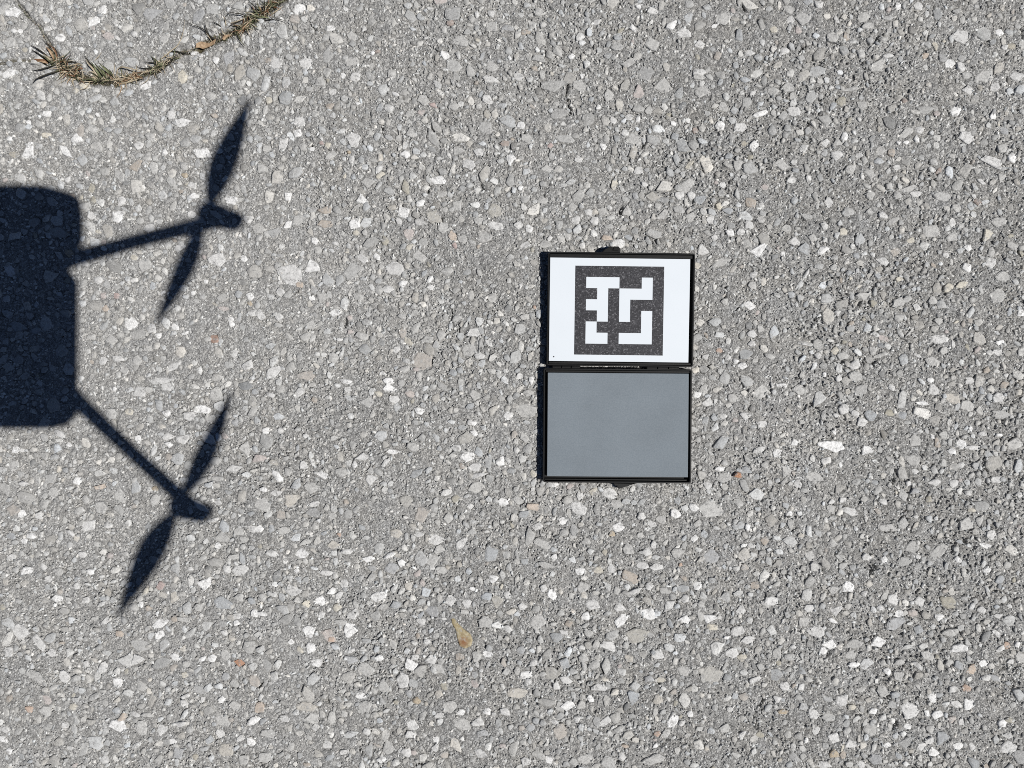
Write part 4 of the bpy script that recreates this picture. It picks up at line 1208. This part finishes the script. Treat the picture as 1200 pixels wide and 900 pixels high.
tuft('grass_tuft', 'olive grass tuft with short spikes at the top edge of the photo', 'grass', (306, 16), [
    ([(305, 17), (300, 10), (296, 5), (292, 2)], 1.5, 'dark', 0.004, 0.002),
    ([(306, 16), (303, 9), (301, 1)], 1.7, 'olive', 0.006, 0.002),
    ([(309, 15), (310, 7), (309, -3)], 1.8, 'dark', 0.006, 0.002),
    ([(303, 17), (298, 12), (294, 11)], 1.5, 'olive', 0.004, 0.002),
    ([(306, 14), (305, 10), (303, 8)], 2.6, 'tan', 0.003, 0.002),
    ([(312, 18), (300, 19.5), (294, 18.5), (286, 20)], 1.9, 'olive', 0.003, 0.001),
    ([(310, 24), (318, 22.5), (328, 22.5), (337, 26)], 1.2, 'dark', 0.003, 0.001),
    ([(318, 17), (325, 12), (332, 7)], 1.6, 'straw', 0.003, 0.001),
    ([(315, 21), (308, 20), (300, 21.5)], 1.6, 'green', 0.003, 0.001),
    ([(320, 6), (316, 0), (314, -6)], 1.4, 'olive', 0.004, 0.002),
    ([(312, 14), (318, 8), (326, 4)], 1.4, 'olive', 0.003, 0.001),
], 46, 17, ('olive', 'green', 'dark', 'straw', 'olive', 'brown'))

# crumbs of soil, moss and chaff packed in the crack: nobody could count them
cv, cf, cc = [], [], []
NC = len(CRACK)
for k in range(1300):
    t = random.random() * (NC - 1)
    i = min(int(t), NC - 2)
    fr = t - i
    ax, ay = CRACK[i]
    bx, by = CRACK[i + 1]
    al_ = (i + fr) / (NC - 1)
    wd = float(np.interp(al_, [0, 0.3, 0.36, 0.45, 0.58, 0.66, 0.72, 0.82, 0.92, 1.0], [0.4, 0.6, 3.4, 4.4, 2.6, 1.2, 3.2, 4.6, 6.0, 4.0]))
    x, y = ax + (bx - ax) * fr + random.gauss(0, wd * 0.75), ay + (by - ay) * fr + random.gauss(0, wd * 0.75)
    if al_ < 0.33 and random.random() < 0.75:
        continue
    ln, w_ = random.uniform(0.5, 3.0), random.uniform(0.3, 0.7)
    a = random.uniform(0, math.pi)
    z = random.uniform(-0.0014, 0.0006)
    cx_, cy_ = gx(x), gy(y)
    b0 = len(cv)
    for (u, v_, zz) in ((-ln, 0, 0), (0, -w_, 0), (ln, 0, random.uniform(-0.0003, 0.0006)), (0, w_, 0), (0, 0, 0.0005)):
        cv.append((cx_ + (u * math.cos(a) - v_ * math.sin(a)) * PX, cy_ + (u * math.sin(a) + v_ * math.cos(a)) * PX, z + zz))
    cf += [(b0, b0 + 1, b0 + 4), (b0 + 1, b0 + 2, b0 + 4), (b0 + 2, b0 + 3, b0 + 4), (b0 + 3, b0, b0 + 4), (b0 + 3, b0 + 2, b0 + 1, b0)]
    c = random.choice([(0.05, 0.04, 0.025), (0.10, 0.08, 0.045), (0.10, 0.105, 0.05), (0.09, 0.11, 0.04), (0.34, 0.29, 0.21), (0.40, 0.36, 0.29), (0.20, 0.13, 0.075), (0.03, 0.028, 0.02)])
    cc += [c] * 5
crumbs = mesh_obj('crack_litter', cv, cf, M['chips'])
ca = crumbs.data.color_attributes.new('tint', 'FLOAT_COLOR', 'POINT')
ca.data.foreach_set('color', np.concatenate([np.array(cc), np.ones((len(cc), 1))], 1).astype(np.float32).ravel())
crumbs['kind'] = 'stuff'
tag(crumbs, 'brown and olive soil crumbs, moss and chaff packed in the crack', 'soil')

# the loose rust pebble right of the case
pv, pf = [], []
prof = [(0.55, -0.0002), (0.95, 0.0008), (1.0, 0.0018), (0.75, 0.0030), (0.35, 0.0034)]
pout = [(-5, -1.5), (-3.5, 1.6), (-0.5, 3.2), (3.2, 2.6), (4.6, 0.2), (3.6, -2.2), (0.2, -3.0), (-3.4, -2.6)]
v, f = loft([[(x * s * PX, y * s * PX, z + 0.0002 * math.sin(x * 3 + y)) for x, y in pout] for s, z in prof])
pebble = mesh_obj('pebble', v, f, M['stone'])
pebble.location = (gx(864.5, 0.003), gy(556.5, 0.003), 0.0004)
pebble.color = (0.42, 0.20, 0.10, 1)
tag(pebble, 'small rust brown loose pebble right of the grey panel', 'pebble')

# ------------------------------------------------------------------ the quadcopter that carries the camera, hovering above the frame
drone = thing('quadcopter_drone', 'grey camera quadcopter hovering above, its dark shadow falls at left', 'drone', (0, 0, 0.70))
ORG = Vector((0, 0, 0.70))


def part(name, verts, faces, mat, parent=None, smooth=True):
    p = parent or drone
    off = ORG if p is drone else Vector((0, 0, 0))
    return mesh_obj(name, [Vector(v_) - off for v_ in verts], faces, mat, p, smooth)


def sect(y, hw, z0, z1, ex=7.0, seg=40):
    zc_, hz = (z0 + z1) / 2, (z1 - z0) / 2
    lp = []
    for i in range(seg):
        a = 2 * math.pi * i / seg
        c, s = math.cos(a), math.sin(a)
        lp.append((hw * math.copysign(abs(c) ** (2 / ex), c), y, zc_ + hz * math.copysign(abs(s) ** (2 / ex), s)))
    return lp


BODY = [(0.034, 0.049, 0.706, 0.754), (0.033, 0.054, 0.703, 0.756), (0.028, 0.058, 0.701, 0.757), (0.012, 0.060, 0.700, 0.757), (-0.010, 0.060, 0.700, 0.757), (-0.020, 0.055, 0.700, 0.757), (-0.026, 0.048, 0.700, 0.757),
        (-0.038, 0.047, 0.700, 0.757), (-0.048, 0.055, 0.700, 0.757), (-0.100, 0.055, 0.700, 0.757), (-0.155, 0.055, 0.700, 0.757), (-0.174, 0.053, 0.700, 0.755), (-0.183, 0.046, 0.702, 0.750), (-0.187, 0.036, 0.708, 0.744)]
v, f = loft([sect(*b) for b in BODY])
body = part('body', v, f, M['drone'])
v, f = loft([sect(y, hw, 0.750, 0.766, 3.0) for y, hw in ((-0.05, 0.024), (-0.055, 0.032), (-0.17, 0.032), (-0.176, 0.024))])
part('battery', v, f, M['drone_dark'])
for sx in (-1, 1):
    v, f = loft([[(sx * 0.022 + 0.008 * s * math.cos(a), y, 0.735 + 0.008 * s * math.sin(a)) for a in np.linspace(0, 2 * math.pi, 17)[:-1]] for y, s in ((0.028, 1), (0.0355, 1), (0.0365, 0.8))])
    part('vision_sensor', v, f, M['glass'])


def tube(line, radii, seg=14):
    lo = []
    for i, (p, r) in enumerate(zip(line, radii)):
        t = (line[min(i + 1, len(line) - 1)] - line[max(i - 1, 0)]).normalized()
        up = Vector((0, 0, 1)) if abs(t.z) < 0.9 else Vector((0, 1, 0))
        s = t.cross(up).normalized()
        u = s.cross(t).normalized()
        lo.append([tuple(p + s * r * math.cos(2 * math.pi * k / seg) + u * r * math.sin(2 * math.pi * k / seg)) for k in range(seg)])
    return loft(lo)


def cyl(c, prof_, seg=20):
    return loft([[(c.x + r * math.cos(2 * math.pi * k / seg), c.y + r * math.sin(2 * math.pi * k / seg), z) for k in range(seg)] for r, z in prof_])


def prop_blade(c, ang, length, flip):
    v_, f_ = [], []
    st_ = [(0.0, 5, 0), (0.08, 7, 0), (0.16, 14, 1), (0.26, 20, 2), (0.38, 24, 2.5), (0.52, 23, 2.5), (0.68, 18, 2), (0.82, 11.5, 1.5), (0.93, 6, 1), (1.0, 2.5, 0)]
    ca_, sa_ = math.cos(ang), math.sin(ang)
    for r, ch, off_ in st_:
        ch *= 0.001
        o_ = off_ * 0.001 * flip
        pit = math.radians(16 - 9 * r) * flip
        for u in (-0.5, -0.15, 0.2, 0.5):
            camber = 0.0012 * (1 - (2 * u) ** 2)
            q, zz = u * ch * math.cos(pit) + o_, u * ch * math.sin(pit) + camber
            v_.append((c.x + r * length * ca_ - q * sa_, c.y + r * length * sa_ + q * ca_, c.z + zz + 0.004 * r * r))
    m = len(st_)
    tops = len(v_)
    v_ += [(x, y, z - 0.0009) for x, y, z in v_]
    for i in range(m - 1):
        for k in range(3):
            a = i * 4 + k
            f_.append((a, a + 4, a + 5, a + 1))
            f_.append((tops + a, tops + a + 1, tops + a + 5, tops + a + 4))
        a = i * 4
        f_.append((a, tops + a, tops + a + 4, a + 4))
        f_.append((a + 3, a + 7, tops + a + 7, tops + a + 3))
    f_.append((0, 1, 2, 3, tops + 3, tops + 2, tops + 1, tops))
    e = (m - 1) * 4
    f_.append((e + 3, e + 2, e + 1, e, tops + e, tops + e + 1, tops + e + 2, tops + e + 3))
    return v_, f_


def mirror(p, side):
    return Vector((p.x * side, p.y, p.z))


ZF, ZR = 0.752, 0.737
hub_f, hub_r = cast(241, 249, ZF), cast(208, 592, ZR)
root_f, root_r = cast(64, 309, 0.728), cast(78, 458, 0.720)
tip_f = Vector((hub_f.x, hub_f.y, ZF - 0.027))
tip_r = Vector((hub_r.x, hub_r.y, ZR - 0.026))
ang_f = math.atan2(250 - 118, 297 - 241)
ang_r = math.atan2(592 - 462, 272 - 207)
for side in (1, -1):
    for hub, root, tip, ang, front in ((hub_f, root_f, tip_f, ang_f, True), (hub_r, root_r, tip_r, ang_r, False)):
        h_, r_, t_ = mirror(hub, side), mirror(root, side), mirror(tip, side)
        mid = r_.lerp(t_, 0.5) + Vector((0, 0, 0.002))
        v, f = tube([r_, r_.lerp(t_, 0.12), mid, r_.lerp(t_, 0.9), t_ + (t_ - r_).normalized() * 0.006], [0.0095, 0.0080, 0.0070, 0.0075, 0.0085])
        arm = part('arm', v, f, M['drone'])
        zb = t_.z
        v, f = cyl(h_, [(0.0085, zb - 0.010), (0.0105, zb - 0.006), (0.0105, zb + 0.008), (0.0120, zb + 0.010), (0.0120, h_.z - 0.004), (0.0100, h_.z - 0.002)])
        motor = part('motor', v, f, M['metal'])
        v, f = cyl(h_, [(0.0065, h_.z - 0.002), (0.0075, h_.z), (0.0065, h_.z + 0.004), (0.003, h_.z + 0.0055)])
        prop = part('propeller', v, f, M['drone_dark'])
        a_ = ang if side == 1 else math.pi - ang
        L = 0.116 if front else 0.118
        for k in range(2):
            v, f = prop_blade(h_, a_ + math.pi * k, L, side if front else -side)
            bl = mesh_obj('blade', [Vector(q) - ORG for q in v], f, M['drone_dark'], prop, True)
        # landing foot below each motor
        dz = 0.008 if front else 0.006
        v, f = tube([Vector((h_.x, h_.y, zb - 0.006)), Vector((h_.x + side * 0.002, h_.y, zb - 0.006 - dz * 0.6)), Vector((h_.x + side * 0.003, h_.y - 0.001, zb - 0.006 - dz))], [0.0105, 0.0100, 0.0095])
        part('landing_foot', v, f, M['drone'])
# gimbal with the camera that looks straight down; the picture is taken through its lens
v, f = tube([Vector((0, 0.012, 0.705)), Vector((0, 0.020, 0.698)), Vector((0, 0.014, 0.690))], [0.006, 0.005, 0.005])
gim = part('gimbal_arm', v, f, M['drone_dark'])
v, f = loft([ring(-0.019, -0.016, 0.019, 0.016, 0.007, z, i) for z, i in ((0.676, 0.003), (0.678, 0.0), (0.694, 0.0), (0.697, 0.003))])
camh = part('camera_head', v, f, M['drone_dark'], smooth=False)
v, f = cyl(Vector((0, 0, 0)), [(0.0095, 0.670), (0.011, 0.6715), (0.011, 0.676), (0.009, 0.676)])
lens = mesh_obj('lens', [Vector(q) - ORG for q in v], f, M['glass'], camh, False)
print('stones read', READ, 'all', len(stones), 'tris chips', len(Ff), 'sheet quads', len(quads))
